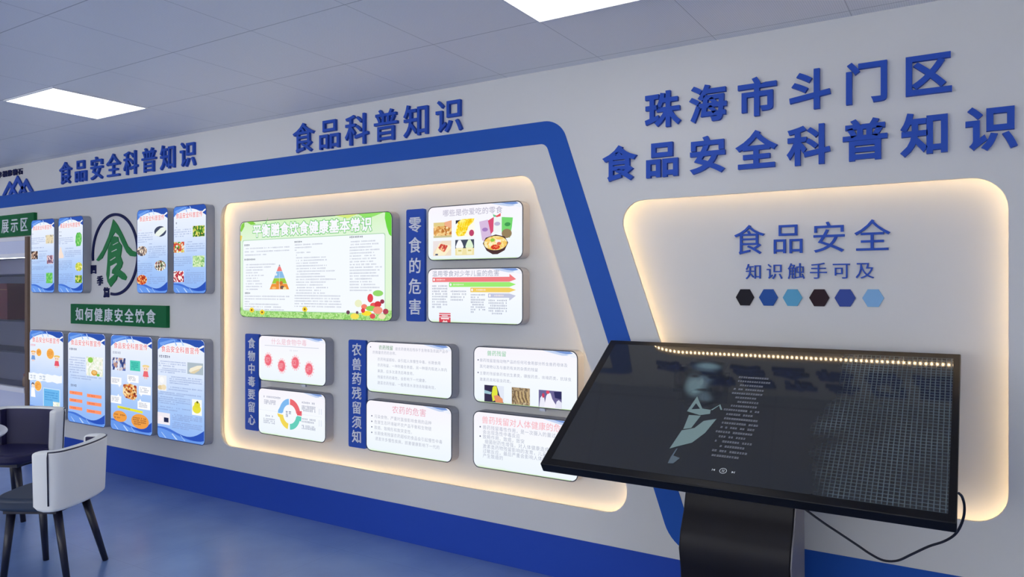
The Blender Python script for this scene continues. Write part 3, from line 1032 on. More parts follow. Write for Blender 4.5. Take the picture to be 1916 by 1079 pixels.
mb = s.pic('caption_panel')
s.rect(.45, .94, .655, .92, ink(206, 232, 252), mb)
s.rect(.47, .92, .665, .91, ink(112, 186, 240), mb)
s.lines(.5, .9, .69, .80, 4, ink(60, 130, 200), .014)
s.rect(.74, .93, .80, .92, F['bowls'], s.pic())
s.done()
s = tall(-6.727, -6.137, LZ0, LZ1, 'blue lit poster with six coral bars, second in the lower row', G2)
s.lines(.06, .42, .175, .20, 1, DK, .024)
s.lines(.05, .50, .265, .455, 7, BLUEINK, .013, indent=True)
s.lines(.05, .93, .465, .515, 2, BLUEINK, .013, indent=True, last=.7)
s.lines(.06, .47, .575, .60, 1, DK, .024)
mb = s.pic()
s.rect(.52, .95, .255, .46, F['bowls'], mb)
s.oval(.63, .29, .07, .03, ink(150, 206, 90), mb)
s.oval(.73, .425, .08, .03, ink(222, 160, 70), mb)
s.oval(.73, .42, .055, .018, ink(240, 196, 120), mb)
s.oval(.83, .445, .04, .014, ink(130, 190, 80), mb)
for i in range(3):
    for a, b, dy in ((.07, .42, 0), (.54, .92, .008)):
        mb = s.pic('caption_bar')
        z = .668 + .083 * i + dy
        s.rect(a, b, z - .018, z + .018, ink(255, 150, 108), mb)
        s.lines(a + .05, b - .05, z - .01, z + .01, 1, ink(220, 96, 60), .016)
s.done()
s = tall(-6.062, -5.475, LZ0, LZ1, 'blue lit poster with white speech bubbles and two orange ovals, third in the lower row', G2)
s.lines(.07, .52, .175, .20, 1, GREY, .024)
s.rect(.05, .38, .24, .37, F['people'], s.pic())
mb = s.pic('caption_panel')
s.rect(.49, .73, .255, .36, ink(84, 206, 186), mb)
s.lines(.52, .70, .27, .35, 4, ink(40, 150, 150), .014)
person_doll(s, .86, .285, .43, .15, ink(240, 214, 150), ink(236, 110, 120))
for a, b, c, d, tx, ty in ((.03, .29, .445, .52, .24, .545), (.43, .70, .405, .48, .48, .51), (.71, .98, .505, .588, .76, .61), (.03, .29, .637, .715, .22, .615), (.68, .97, .66, .738, .74, .635)):
    mb = s.pic('speech_bubble')
    s.shape([(a, c), (a, d), (tx - .03, d), (tx, ty), (tx + .03, d), (b, d), (b, c)] if ty > d else [(a, c), (a, d), (b, d), (b, c), (tx + .03, c), (tx, ty), (tx - .03, c)], ink(252, 253, 255), mb)
    s.lines(a + .03, b - .03, c + .012, d - .015, 3, GREY, .013, ragged=.2)
mb = s.pic()
s.shape([(.34, .51), (.5, .495), (.66, .51), (.665, .63), (.6, .66), (.4, .645), (.33, .60)], F['bbq'], mb)
mb = s.pic('caption_bar')
s.shape([(.20, .735), (.80, .757), (.80, .782), (.20, .76)], ink(236, 230, 60), mb)
s.lines(.25, .75, .745, .77, 1, ink(150, 150, 60), .014)
for cx, cy, rx, ry, k in ((.26, .845, .17, .058, 2), (.74, .865, .205, .075, 4)):
    mb = s.pic('badge')
    s.oval(cx, cy, rx, ry, ink(240, 160, 74), mb)
    s.lines(cx - rx * .8, cx + rx * .8, cy - ry * .55, cy + ry * .55, k, ink(110, 70, 50), .014)
s.done()
s = tall(-5.412, -4.822, LZ0, LZ1, 'blue lit poster with four food photos among text, rightmost of the lower row', G2)
s.lines(.05, .47, .175, .20, 1, DK, .024)
for a, b, c, d, n in ((.04, .63, .225, .29, 3), (.04, .63, .295, .35, 3), (.28, .97, .37, .45, 4), (.26, .97, .47, .515, 2), (.04, .95, .53, .565, 2), (.04, .73, .575, .655, 4), (.04, .73, .67, .72, 2), (.34, .97, .735, .80, 4), (.34, .97, .81, .88, 4)):
    s.lines(a, b, c, d, n, BLUEINK, .0115, indent=True)
mb = s.pic()
s.rect(.66, .98, .225, .335, ink(176, 190, 200), mb)
s.shape([(.69, .31), (.72, .28), (.86, .25), (.94, .245), (.97, .25), (.93, .275), (.86, .30), (.76, .325)], ink(244, 236, 214), mb)
s.shape([(.70, .325), (.80, .30), (.92, .275), (.90, .295), (.80, .328)], ink(226, 210, 176), mb)
mb = s.pic()
s.rect(.03, .22, .375, .525, ink(240, 242, 246), mb)
s.oval(.09, .495, .06, .022, ink(226, 204, 160), mb)
s.oval(.16, .49, .055, .026, ink(240, 222, 186), mb)
s.oval(.12, .42, .05, .03, ink(250, 250, 250), mb)
mb = s.pic()
s.rect(.76, .96, .57, .72, ink(248, 250, 246), mb)
s.oval(.855, .66, .085, .042, ink(232, 224, 70), mb)
s.oval(.865, .62, .06, .03, ink(226, 218, 60), mb)
s.oval(.87, .595, .02, .012, ink(110, 110, 40), mb)
mb = s.pic()
s.rect(.03, .30, .74, .855, ink(240, 236, 244), mb)
s.rect(.17, .27, .785, .83, ink(40, 48, 84), mb)
s.oval(.10, .80, .045, .026, ink(252, 240, 246), mb)
s.done()

# ---- the big green-bordered panel --------------------------------------------------------
GN = 'white lit panels in the large niche'
big_bg = backlit_gradient('green_panel_print', .687, [(0.0, (196, 236, 150)), (0.2, (226, 246, 214)), (0.8, (226, 246, 220)), (1.0, (214, 244, 196))])
s = Sheet(-4.53, -3.08, 1.345, 2.032, NB, .045, 'large lit panel with green border, food pyramid and three columns of text', GN, big_bg)
s.shape([(.004, .90), (.3, .93), (.6, .925), (.996, .90), (.996, .96), (.985, .985), (.96, .996), (.04, .996), (.015, .985), (.004, .96)], F['grass'])
for pts in ([(.004, .09), (.012, .03), (.035, .006), (.035, .05), (.022, .085), (.01, .11)], [(.05, .005), (.10, .005), (.12, .035), (.085, .04)]):
    s.shape(pts, ink(136, 206, 76))
s.shape([(.96, .005), (.985, .012), (.996, .05), (.996, .23), (.982, .21), (.968, .14), (.958, .06)], ink(110, 214, 70))
s.shape([(.80, .006), (.955, .006), (.90, .035), (.85, .055)], ink(150, 226, 110))
s.shape([(.66, .006), (.80, .006), (.74, .04)], ink(216, 236, 130))
s.shape([(.004, .14), (.02, .15), (.012, .20), (.004, .20)], ink(238, 214, 100))
for a, m in ((.0, ink(176, 216, 178)), (.0035, ink(245, 250, 255))):
    q = rounded([(s.X(.022 + a), s.Z(.935 - a * 2)), (s.X(.962 - a), s.Z(.935 - a * 2)), (s.X(.962 - a), s.Z(.195 + a * 2)), (s.X(.022 + a), s.Z(.195 + a * 2))], .016, 4)
    s.print.poly(q, s.y(), m)
s.text('title', '平衡膳食饮食健康基本常识', .098, .885, .105, .094, ink(248, 248, 255), .035, ink(110, 200, 110), .082)
TXT = ink(164, 168, 190)
for a, b, c, n, st, rg in ((.04, .37, .268, 2, .034, .02), (.04, .20, .336, 1, .034, 0), (.05, .27, .44, 1, .028, 0), (.05, .235, .468, 1, .028, 0), (.05, .20, .496, 8, .0285, .4),
                           (.04, .365, .768, 2, .028, 0), (.04, .08, .824, 1, .028, 0), (.04, .365, .85, 3, .027, .35)):
    s.lines(a, b, c, c + st * n, n, TXT, .0092, last=.9 if n > 1 else 1, ragged=rg, hgt=.8)
for a, b, c, n, st, rg in ((.40, .71, .255, 1, .028, 0), (.40, .60, .283, 1, .028, 0), (.40, .43, .308, 1, .028, 0), (.41, .57, .333, 1, .028, 0), (.41, .43, .358, 1, .028, 0),
                           (.41, .68, .385, 14, .0268, .45), (.40, .71, .76, 5, .0262, .06)):
    s.lines(a, b, c, c + st * n, n, TXT, .0092, ragged=rg, hgt=.8)
for a, b, c, n, st, rg in ((.755, .95, .25, 18, .0268, .35),):
    s.lines(a, b, c, c + st * n, n, TXT, .0092, ragged=rg, hgt=.8)
HEAD = ink(84, 92, 110)
for a, b, c in ((.04, .09, .235), (.04, .125, .385), (.045, .09, .735), (.40, .455, .225), (.755, .845, .205)):
    s.lines(a, b, c, c + .03, 1, HEAD, .015, last=1, fill=1)
mb = s.pic('food_pyramid')
ax, ay, by, l, r = .297, .455, .71, .228, .365
def lv(t):
    return (ax + (l - ax) * t, ay + (by - ay) * t), (ax + (r - ax) * t, ay + (by - ay) * t)
for t0, t1, c in ((0, .09, (150, 150, 160)), (.10, .28, (238, 130, 130)), (.29, .55, (140, 190, 232)), (.56, .77, (160, 206, 70)), (.78, 1.0, (240, 150, 66))):
    p, q = lv(t0)
    u, v = lv(t1)
    s.shape([p, u, v, q], ink(*c), mb)
s.shape([(ax, ay + .08), (ax - .001, by), (ax + .002, by), (ax + .001, ay + .08)], WHITE, mb)
for x, y, rx, ry, c in ((.285, .645, .012, .02, (226, 150, 60)), (.31, .645, .012, .018, (210, 120, 60)), (.275, .56, .008, .012, (230, 240, 250)), (.318, .69, .014, .018, (120, 96, 90)), (.335, .70, .012, .014, (246, 226, 160)), (.26, .695, .016, .012, (250, 196, 120))):
    s.oval(x, y, rx, ry, ink(*c), mb)
for x, y in ((.10, .925), (.178, .945), (.476, .905)):
    mb = s.pic('flower')
    for k in range(7):
        a = 2 * PI * k / 7
        s.oval(x + .011 * math.cos(a), y + .016 * math.sin(a), .007, .012, ink(246, 214, 60), mb, 8)
    s.oval(x, y, .006, .011, ink(130, 80, 40), mb, 10)
mb = s.pic('stalk')
for k, (dx, top) in enumerate(((-.006, .93), (.002, .92), (.012, .95), (.022, .96), (-.016, .96))):
    s.shape([(.476 + dx, .99), (.476 + dx * .4, top), (.480 + dx * .4, top), (.481 + dx, .99)], ink(110, 180, 90), mb)
mb = s.pic('fruit')
for x, y, rx, ry, c in ((.885, .79, .017, .04, (226, 74, 84)), (.93, .745, .03, .028, (150, 216, 110)), (.815, .84, .022, .035, (236, 240, 200)), (.85, .87, .018, .025, (244, 130, 110)),
                        (.905, .855, .02, .024, (236, 92, 92)), (.93, .845, .02, .028, (214, 60, 70)), (.955, .82, .012, .02, (150, 60, 80)), (.89, .885, .03, .025, (146, 210, 90)),
                        (.865, .93, .03, .024, (250, 224, 60)), (.93, .90, .028, .035, (244, 156, 130)), (.975, .91, .016, .026, (176, 70, 90)), (.90, .955, .016, .024, (226, 84, 90)),
                        (.795, .96, .026, .028, (246, 226, 90)), (.755, .925, .011, .019, (110, 70, 90)), (.81, .925, .008, .014, (110, 80, 100)), (.845, .905, .012, .022, (222, 70, 76)), (.955, .955, .02, .025, (244, 226, 190))):
    s.oval(x, y, rx, ry, ink(*c), mb, 16)
s.done()

# ---- the white panels ---------------------------------------------------------------------
white_bg = backlit_gradient('white_panel_print', .325, [(0.0, (226, 244, 226)), (0.06, (238, 246, 255)), (0.5, (246, 250, 255)), (1.0, (248, 244, 252))])
def white(x0, x1, z0, z1, label, clip=False):
    s = Sheet(x0, x1, z0, z1, NB, .042, label, GN, white_bg)
    # blue sky brushed into the upper right corner
    s.shape([(.68, .018), (.93, .018), (.965, .05), (.985, .11), (.93, .085), (.86, .09), (.78, .06)], ink(196, 212, 242))
    s.shape([(.78, .018), (.93, .018), (.96, .05), (.90, .06), (.84, .045)], ink(120, 152, 214))
    s.shape([(.90, .07), (.96, .045), (.975, .075), (.985, .12), (.95, .11)], ink(238, 242, 252))
    s.shape([(.05, .975), (.95, .975), (.93, .985), (.07, .985)], ink(196, 226, 170))
    if clip:
        mb = MB()
        mb.box(.10, .135, -.068, -.055, -.016, 0, M['clip'])
        mb.build('bracket', s.t)
    return s
# snacks
s = white(-2.802, -2.130, 1.716, 2.039, 'white lit panel of snack photos and a bowl of noodles, top right of the niche')
s.text('title', '哪些是你爱吃的零食', .17, .80, .135, .042, ink(176, 172, 196))
mb = s.pic()
s.rect(.07, .27, .30, .58, F['grain'], mb)
s.rect(.07, .19, .30, .37, ink(226, 206, 140), mb)
s.shape([(.19, .30), (.27, .27), (.27, .42), (.20, .37)], ink(240, 176, 140), mb)
s.rect(.07, .27, .545, .58, ink(206, 196, 150), mb)
mb = s.pic()
s.shape([(.315, .28), (.515, .26), (.515, .58), (.315, .58)], ink(252, 250, 236), mb)
s.shape([(.315, .28), (.37, .275), (.33, .33), (.315, .35)], ink(60, 60, 70), mb)
s.shape([(.34, .31), (.38, .265), (.515, .26), (.50, .33), (.45, .40), (.44, .46), (.41, .56), (.34, .575), (.315, .50)], F['fries'], mb)
for k in range(9):
    a = .325 + .013 * k
    s.shape([(a, .55 - .012 * k), (a + .006, .55 - .012 * k), (a + .035, .33 - .006 * k), (a + .029, .33 - .006 * k)], ink(255, 232, 70) if k % 2 else ink(246, 204, 36), mb)
s.oval(.487, .52, .026, .058, ink(190, 74, 110), mb)
mb = s.pic()
s.rect(.07, .27, .64, .915, ink(240, 222, 200), mb)
s.shape([(.07, .64), (.17, .64), (.09, .80), (.07, .86)], ink(236, 226, 226), mb)
s.shape([(.085, .88), (.14, .68), (.26, .73), (.27, .78), (.20, .91), (.10, .91)], ink(250, 240, 206), mb)
s.shape([(.125, .77), (.155, .69), (.235, .73), (.20, .84), (.185, .85)], F['pizza'], mb)
s.rect(.095, .125, .875, .905, DK, mb)
mb = s.pic()
s.rect(.315, .515, .635, .915, ink(72, 80, 98), mb)
s.rect(.315, .515, .79, .915, ink(240, 226, 170), mb)
for cx, c in ((.362, (248, 250, 255)), (.467, (226, 246, 214))):
    s.shape([(cx - .042, .76), (cx - .03, .70), (cx - .012, .64), (cx + .012, .64), (cx + .03, .70), (cx + .042, .76), (cx + .035, .79), (cx - .035, .79)], ink(*c), mb)
    s.shape([(cx - .034, .78), (cx + .034, .78), (cx + .026, .90), (cx - .026, .90)], ink(246, 240, 200), mb)
    s.rect(cx - .014, cx + .02, .82, .845, ink(206, 190, 110), mb)
for pts, c, lab in (([(.57, .33), (.66, .30), (.70, .60), (.62, .68), (.60, .66)], (216, 190, 224), 1), ([(.66, .32), (.72, .26), (.72, .50), (.69, .56)], (216, 84, 120), 0),
                    ([(.72, .28), (.80, .28), (.80, .50), (.74, .56), (.715, .50)], (240, 246, 246), 1), ([(.80, .27), (.91, .29), (.90, .45), (.88, .64), (.80, .56)], (120, 214, 116), 1)):
    mb = s.pic('snack_packet')
    s.shape(pts, ink(*c), mb)
    if lab:
        cx = sum(p[0] for p in pts) / len(pts)
        cy = sum(p[1] for p in pts) / len(pts)
        s.oval(cx, cy - .04, .03, .035, ink(max(0, c[0] - 50), max(0, c[1] - 60), max(0, c[2] - 30)), mb, 14)
mb = s.pic('snack_packet')
s.shape([(.725, .22), (.75, .24), (.79, .20), (.79, .255), (.75, .27)], ink(228, 90, 100), mb)
s.shape([(.71, .21), (.735, .23), (.745, .265), (.72, .26)], ink(110, 206, 150), mb)
mb = s.pic('noodle_bowl')
s.oval(.85, .56, .05, .08, ink(150, 130, 96), mb)
s.shape([(.61, .72), (.64, .62), (.74, .57), (.83, .61), (.865, .72), (.83, .85), (.76, .915), (.71, .915), (.65, .85)], ink(78, 54, 56), mb)
s.oval(.738, .72, .117, .125, F['soup'], mb)
s.oval(.738, .79, .045, .045, F['chili'], mb)
s.oval(.71, .665, .022, .03, ink(150, 206, 80), mb)
s.oval(.765, .69, .03, .03, ink(250, 240, 226), mb)
s.oval(.775, .73, .022, .028, ink(224, 110, 84), mb)
s.oval(.69, .74, .022, .03, ink(252, 240, 200), mb)
s.done()
# harm of snacks
s = white(-2.803, -2.131, 1.346, 1.669, 'white lit panel with red, green, yellow and grey arrows, below the snack photos')
s.text('title', '滥用零食对少年儿童的危害', .055, .77, .095, .038, ink(160, 164, 186))
for a, c, d, col, col2 in ((.06, .165, .25, (240, 128, 132), (226, 96, 106)), (.245, .255, .34, (158, 236, 118), (130, 224, 120)), (.475, .352, .435, (242, 208, 106), (238, 190, 80)), (.66, .455, .53, (196, 200, 224), (176, 182, 214))):
    mb = s.pic('arrow')
    up, dn = (.05, 0) if c < .2 else ((0, .05) if c > .44 else (0.0, 0.0))
    s.shape([(a, c), (a, d), (.87, d), (.87, d + dn), (.935, (c + d) / 2), (.87, c - up), (.87, c)], ink(*col), mb)
    s.rect(a, a + .03, c + .01, d - .01, ink(*col2), mb)
    s.oval(a + .017, (c + d) / 2, .010, .026, ink(252, 248, 246), mb, 12)
    s.lines(a + .045, a + .17, c + .025, d - .025, 1, ink(255, 240, 236), .011, last=1)
for a, b, c, d, n, l in ((.06, .235, .30, .735, 9, .6), (.265, .45, .395, .60, 4, .8), (.48, .635, .46, .81, 8, .3), (.665, .855, .555, .83, 6, .8)):
    s.lines(a, b, c, d, n, GREY, .0115, last=l)
mb = s.pic('red_sign')
s.rect(.14, .265, .815, .84, ink(226, 110, 122), mb)
s.rect(.14, .265, .85, .885, ink(214, 84, 100), mb)
s.rect(.14, .265, .895, .985, ink(214, 70, 86), mb)
s.rect(.17, .235, .86, .875, ink(250, 226, 230), mb)
s.rect(.16, .25, .905, .93, ink(252, 236, 238), mb)
s.shape([(.175, .985), (.19, .945), (.205, .965), (.225, .95), (.235, .985)], ink(246, 214, 214), mb)
s.done()
# food poisoning
s = white(-4.327, -3.656, .899, 1.221, 'white lit panel with four red germ circles, beside the upright sign', True)
s.text('title', '什么是食物中毒', .20, .73, .125, .046, ink(236, 190, 204))
s.rect(.10, .90, .215, .225, ink(190, 196, 214))
s.lines(.48, .70, .29, .31, 1, ink(220, 224, 236), .012)
for cx, cy in ((.16, .535), (.375, .64), (.585, .55), (.79, .655)):
    mb = s.pic('germ_circle')
    for k in range(14):
        a = 2 * PI * k / 14
        s.oval(cx + .062 * math.cos(a), cy + .155 * math.sin(a), .008, .018, ink(250, 196, 204), mb, 8)
    s.oval(cx, cy, .060, .140, ink(250, 206, 212), mb)
    s.oval(cx, cy, .051, .120, ink(238, 112, 128), mb)
    s.lines(cx - .036, cx + .036, cy - .06, cy + .06, 3, ink(250, 190, 196), .011, last=.9)
s.done()
s = white(-4.330, -3.660, .523, .849, 'white lit panel with a four-coloured ring of arrows')
mb = s.pic('arrow_ring')
cx, cy, R0, R1, asp = .485, .50, .098, .158, .67 / .326
def rg(a, r):
    return (cx + r * math.cos(math.radians(a)), cy - r * asp * math.sin(math.radians(a)))
for a0, a1, c in ((88, 8, (234, 108, 116)), (-8, -88, (104, 206, 188)), (-100, -172, (242, 216, 90)), (176, 94, (128, 186, 240))):
    k = 10
    pts = [rg(a0 + (a1 - a0) * i / k, R1) for i in range(k + 1)] + [rg(a0 + (a1 - a0) * i / k, R0) for i in range(k, -1, -1)]
    s.shape(pts, ink(*c), mb)
for pts, c in (([(.595, .42), (.665, .40), (.665, .50), (.595, .50)], (230, 96, 106)), ([(.595, .51), (.66, .52), (.655, .62), (.60, .60)], (104, 206, 188)),
               ([(.315, .44), (.345, .36), (.385, .47), (.37, .50), (.31, .50)], (128, 186, 240)), ([(.30, .51), (.385, .53), (.37, .60), (.315, .58)], (242, 216, 90))):
    s.shape(pts, ink(*c), mb)
s.lines(.43, .54, .43, .57, 2, GREY, .03, fill=.9)
for a, b, c, d, n, ch, cl in ((.09, .38, .165, .20, 1, .016, GREY), (.10, .30, .245, .345, 3, .012, GREY), (.10, .27, .575, .61, 1, .016, GREY), (.09, .30, .64, .76, 3, .012, GREY),
                              (.67, .90, .20, .235, 1, .016, GREY), (.67, .90, .275, .40, 4, .012, GREY), (.67, .88, .53, .64, 2, .015, GREY), (.67, .88, .68, .77, 3, .012, GREY)):
    s.lines(a, b, c, d, n, cl, ch, ragged=.15)
for a, b, c in ((.03, .32, .47), (.66, .97, .46)):
    for k in range(18):
        x = a + (b - a) * k / 18
        s.rect(x, x + .008, c, c + .006, ink(206, 212, 226))
for c, d in ((.30, .42), (.53, .66)):
    s.rect(.93, .935, c, d, ink(196, 206, 226))
    s.rect(.96, .965, c, d, ink(196, 206, 226))
s.done()
# pesticide residue
s = white(-3.297, -2.618, .895, 1.217, 'white lit panel with a green heading above rows of pale text, upper middle pair')
def rows(s, x0, fy0, dy, lines, em, mat):
    mb = MB()
    y = s.y()
    for i, (ind, tx) in enumerate(lines):
        put_line(mb, tx, s.X(x0 + ind), s.Z(fy0 + dy * i), em * 1.06, em, em, y, mat)
    s.pics.append(('paragraph', mb))
PT = ink(176, 180, 196)
s.text('title', '农药残留', .155, .33, .115, .030, ink(130, 170, 140), .01)
s.oval(.055, .115, .006, .012, DK)
rows(s, .355, .125, .1, [(0, '是农药使用后残存于生物体及农副产品中')], .0215, PT)
rows(s, .08, .215, .11, [(0, '的微量农药的总称。')], .022, PT)
rows(s, .14, .345, .115, [(0, '农药残留超标，会引起人体慢性中毒，长期食用'), (0, '农药残留，一种附着在表面，另一种是内吸进入体内'), (0, '果蔬，应多次清洗后再食用，'), (0, '残留农药的毒性，会影响下一代健康，'), (0, '蔬菜农药残留，一般用清水浸泡去除最有效，')], .0225, PT)
s.done()
s = white(-3.300, -2.620, .521, .847, 'white lit panel with a pink heading and four bullet points, lower middle pair')
s.text('title', '农药的危害', .32, .72, .145, .050, ink(232, 168, 186))
for i in range(4):
    s.oval(.075, .315 + .107 * i, .007, .014, DK)
rows(s, .105, .315, .107, [(0, '污染食物，严重时直接影响食用的品种'), (0, '危害生态环境破坏农产品平衡和生物链'), (0, '致癌、致畸形和致突变性，'), (0, '长期食用残留农药超标的食品会引起慢性中毒'), (.01, '诱发许多慢性疾病，损害健康影响下一代的')], .0255, ink(180, 184, 198))
s.done()
# veterinary drugs
s = white(-2.465, -1.791, .897, 1.219, 'white lit panel with photos of corn, dried herb and white hens', True)
s.text('title', '兽药残留', .14, .335, .115, .032, ink(150, 206, 170), .008)
for z in (.245, .47):
    s.oval(.05, z, .006, .013, DK)
rows(s, .065, .245, .11, [(0, '兽药残留是指动物产品的任何可食用部分所含兽药母体及'), (0, '其代谢物以及与兽药有关的杂质的残留')], .0215, ink(170, 176, 196))
rows(s, .065, .475, .11, [(0, '主要的残留兽药有抗生素类，磺胺药类，呋喃药类，抗球虫'), (0, '激素药类和驱虫药类。')], .0215, ink(176, 180, 198))
mb = s.pic()
s.rect(.115, .31, .68, .975, ink(56, 50, 80), mb)
s.shape([(.24, .68), (.31, .68), (.31, .975), (.27, .85)], ink(226, 232, 246), mb)
s.shape([(.115, .77), (.19, .80), (.18, .84), (.115, .83)], ink(160, 196, 210), mb)
s.shape([(.20, .71), (.215, .685), (.24, .69), (.25, .80), (.245, .92), (.20, .96), (.19, .84)], ink(226, 230, 70), mb)
s.shape([(.21, .86), (.25, .84), (.30, .90), (.305, .97), (.23, .97)], ink(226, 150, 110), mb)
mb = s.pic()
s.rect(.39, .565, .68, .975, F['worms'], mb)
for k in range(8):
    a = .415 + .017 * k
    s.shape([(a, .74 + .01 * (k % 3)), (a + .008, .735), (a + .012, .83), (a + .035, .93), (a + .028, .935), (a + .004, .84)], ink(206, 180, 130) if k % 2 else ink(120, 98, 74), mb)
mb = s.pic()
s.rect(.65, .86, .685, .975, ink(110, 104, 150), mb)
s.shape([(.79, .70), (.86, .69), (.86, .82), (.80, .80)], ink(50, 50, 96), mb)
s.shape([(.655, .975), (.665, .82), (.685, .77), (.70, .80), (.715, .975)], ink(236, 236, 248), mb)
s.shape([(.70, .975), (.72, .78), (.74, .72), (.76, .73), (.775, .82), (.81, .92), (.81, .975)], ink(244, 242, 252), mb)
s.shape([(.80, .975), (.815, .86), (.835, .83), (.86, .87), (.86, .975)], ink(230, 230, 246), mb)
s.oval(.693, .775, .012, .04, ink(206, 70, 100), mb)
s.oval(.735, .715, .016, .028, ink(222, 80, 104), mb)
s.done()
s = white(-2.468, -1.790, .521, .847, 'white lit panel with a red heading, its corner hidden behind the touchscreen')
s.text('title', '兽药残留对人体健康的危害', .09, .92, .145, .046, ink(246, 172, 182))
for z in (.275, .44):
    s.oval(.075, z, .007, .014, DK)
rows(s, .10, .275, .0825, [(0, '兽药残留毒性作用，是一次摄入的量过大'), (0, '会出现急性中毒反应'), (0, '致畸作用，致癌，致突'), (.02, '细菌耐药性增强，对人体健康造成危害'), (0, '激素类药物残留影响的发育，儿童性早熟'), (0, '过敏反应，最后严重会影响人体健康的危害'), (0, '产生致癌的')], .0265, ink(176, 182, 200))
s.done()

# ------------------------------------------------------------------ touchscreen kiosk
KX, KY = -0.793, 3.02
TH = math.radians(33.9)
kt = thing('touchscreen_kiosk', 'black touchscreen kiosk with a wide tilted display on a dark column', 'kiosk', (KX, KY, 0))
KO = Vector((KX, KY, 0))
def koff(v):
    return Vector(v) - KO
SW, SH = 1.480, 0.843
TLc = Vector((-1.533, 3.366, 1.2965))
V = Vector((0, math.cos(TH), math.sin(TH)))
ctr = TLc + Vector((SW / 2, 0, 0)) - V * (SH / 2)
def tilted(o):
    o.location = koff(ctr)
    o.rotation_euler = (TH, 0, 0)
    return o
mb = MB()
mb.box(-SW / 2, SW / 2, -SH / 2, SH / 2, -.045, 0, M['black_gloss'])
tilted(mb.build('display_housing', kt, (0, 0, 0), .004, 2))
mb = MB()
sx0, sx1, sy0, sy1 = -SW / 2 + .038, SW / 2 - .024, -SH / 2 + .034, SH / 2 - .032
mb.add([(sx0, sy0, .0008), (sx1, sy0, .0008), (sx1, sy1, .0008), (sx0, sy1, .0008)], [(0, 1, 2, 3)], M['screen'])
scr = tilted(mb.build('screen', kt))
scr['label'] = 'dark glossy display glass'
def soft(name, c, s=1.0):
    m = principled(name, (.01, .012, .015), .05, 0, .55)
    b = m.node_tree.nodes['Principled BSDF']
    b.inputs['Emission Color'].default_value = rgb(c)
    b.inputs['Emission Strength'].default_value = s
    return m
SK = {'face': soft('dim_picture_grey', (46, 58, 68)), 'face2': soft('dim_picture_light', (78, 92, 104)), 'pale': soft('dim_picture_pale', (104, 126, 130)),
      'dk': soft('dim_picture_dark', (20, 24, 34)), 'txt': soft('dim_lyric_text', (104, 108, 120)), 'ctl': soft('dim_icon_white', (180, 188, 198))}
lay = [0]
def flat(mb, pts, mat):
    lay[0] += 1
    q = [(p[0] - SW / 2, SH / 2 + p[1]) for p in pts]
    if area(q) < 0:
        q = q[::-1]
    mb.add([(p[0], p[1], .0010 + .00006 * lay[0]) for p in q], [list(range(len(q)))], mat)
def soft_blob_mat(name, c, k):
    """printed light or shade on the screen picture that fades out towards its rim"""
    m = soft(name, c)
    nt = m.node_tree
    uv = N(m, 'ShaderNodeTexCoord')
    vm = N(m, 'ShaderNodeVectorMath', operation='DISTANCE')
    L(m, uv.outputs['UV'], vm.inputs[0])
    vm.inputs[1].default_value = (0.5, 0.5, 0)
    mr = N(m, 'ShaderNodeMapRange')
    mr.interpolation_type = 'SMOOTHSTEP'
    mr.inputs['From Min'].default_value = 0.5
    mr.inputs['From Max'].default_value = 0.12
    mr.inputs['To Max'].default_value = k
    L(m, vm.outputs['Value'], mr.inputs['Value'])
    tr = N(m, 'ShaderNodeBsdfTransparent')
    mx = N(m, 'ShaderNodeMixShader')
    L(m, mr.outputs[0], mx.inputs[0])
    L(m, tr.outputs[0], mx.inputs[1])
    L(m, nt.nodes['Principled BSDF'].outputs[0], mx.inputs[2])
    L(m, mx.outputs[0], nt.nodes['Material Output'].inputs[0])
    return m
BL = {'lt': soft_blob_mat('picture_light', (92, 114, 122), .8), 'md': soft_blob_mat('picture_mid', (66, 80, 90), .9), 'sh': soft_blob_mat('picture_shade', (14, 16, 24), .92)}
blobs = MB()
def blob(cx, cy, rx, ry, rot, mat):
    lay[0] += 1
    c, q = math.cos(math.radians(rot)), math.sin(math.radians(rot))
    z = .0010 + .00006 * lay[0]
    blobs.add([(cx - SW / 2 + a * rx * c - b * ry * q, SH / 2 + cy + a * rx * q + b * ry * c, z) for a, b in ((-1, -1), (1, -1), (1, 1), (-1, 1))], [(0, 1, 2, 3)], mat)
for a in ((.525, -.165, .085, .045, -6, 'md'), (.525, -.26, .085, .12, 8, 'md'), (.505, -.30, .055, .09, 20, 'lt'), (.53, -.16, .07, .028, -4, 'lt'), (.57, -.36, .05, .05, 20, 'md'),
          (.53, -.212, .09, .022, -4, 'sh'), (.49, -.232, .03, .016, 0, 'sh'), (.565, -.232, .03, .018, -4, 'sh'), (.60, -.30, .05, .10, 10, 'sh'), (.545, -.318, .04, .012, 4, 'sh'),
          (.528, -.27, .014, .04, 8, 'lt'), (.43, -.25, .03, .09, 14, 'sh'), (.55, -.405, .06, .022, 10, 'sh'), (.515, -.335, .022, .012, 0, 'lt')):
    blob(*a[:5], BL[a[5]])
bo = blobs.build('portrait_face', kt)
uvl = bo.data.uv_layers.new(name='uv')
for p in bo.data.polygons:
    for n_, li in enumerate(p.loop_indices):
        uvl.data[li].uv = ((0, 0), (1, 0), (1, 1), (0, 1))[n_]
tilted(bo)
mb = MB()
flat(mb, [(.517, -.457), (.525, -.41), (.534, -.362), (.575, -.433), (.611, -.437), (.614, -.46), (.575, -.473)], SK['pale'])
flat(mb, [(.532, -.443), (.541, -.404), (.566, -.436)], SK['dk'])
flat(mb, [(.531, -.562), (.531, -.478), (.580, -.476), (.561, -.551)], SK['pale'])
flat(mb, [(.508, -.676), (.527, -.57), (.574, -.549), (.599, -.504), (.647, -.486), (.622, -.571), (.586, -.631), (.532, -.661)], SK['pale'])
flat(mb, [(.524, -.753), (.526, -.72), (.534, -.672), (.540, -.67), (.534, -.71), (.563, -.719), (.545, -.75)], SK['face2'])
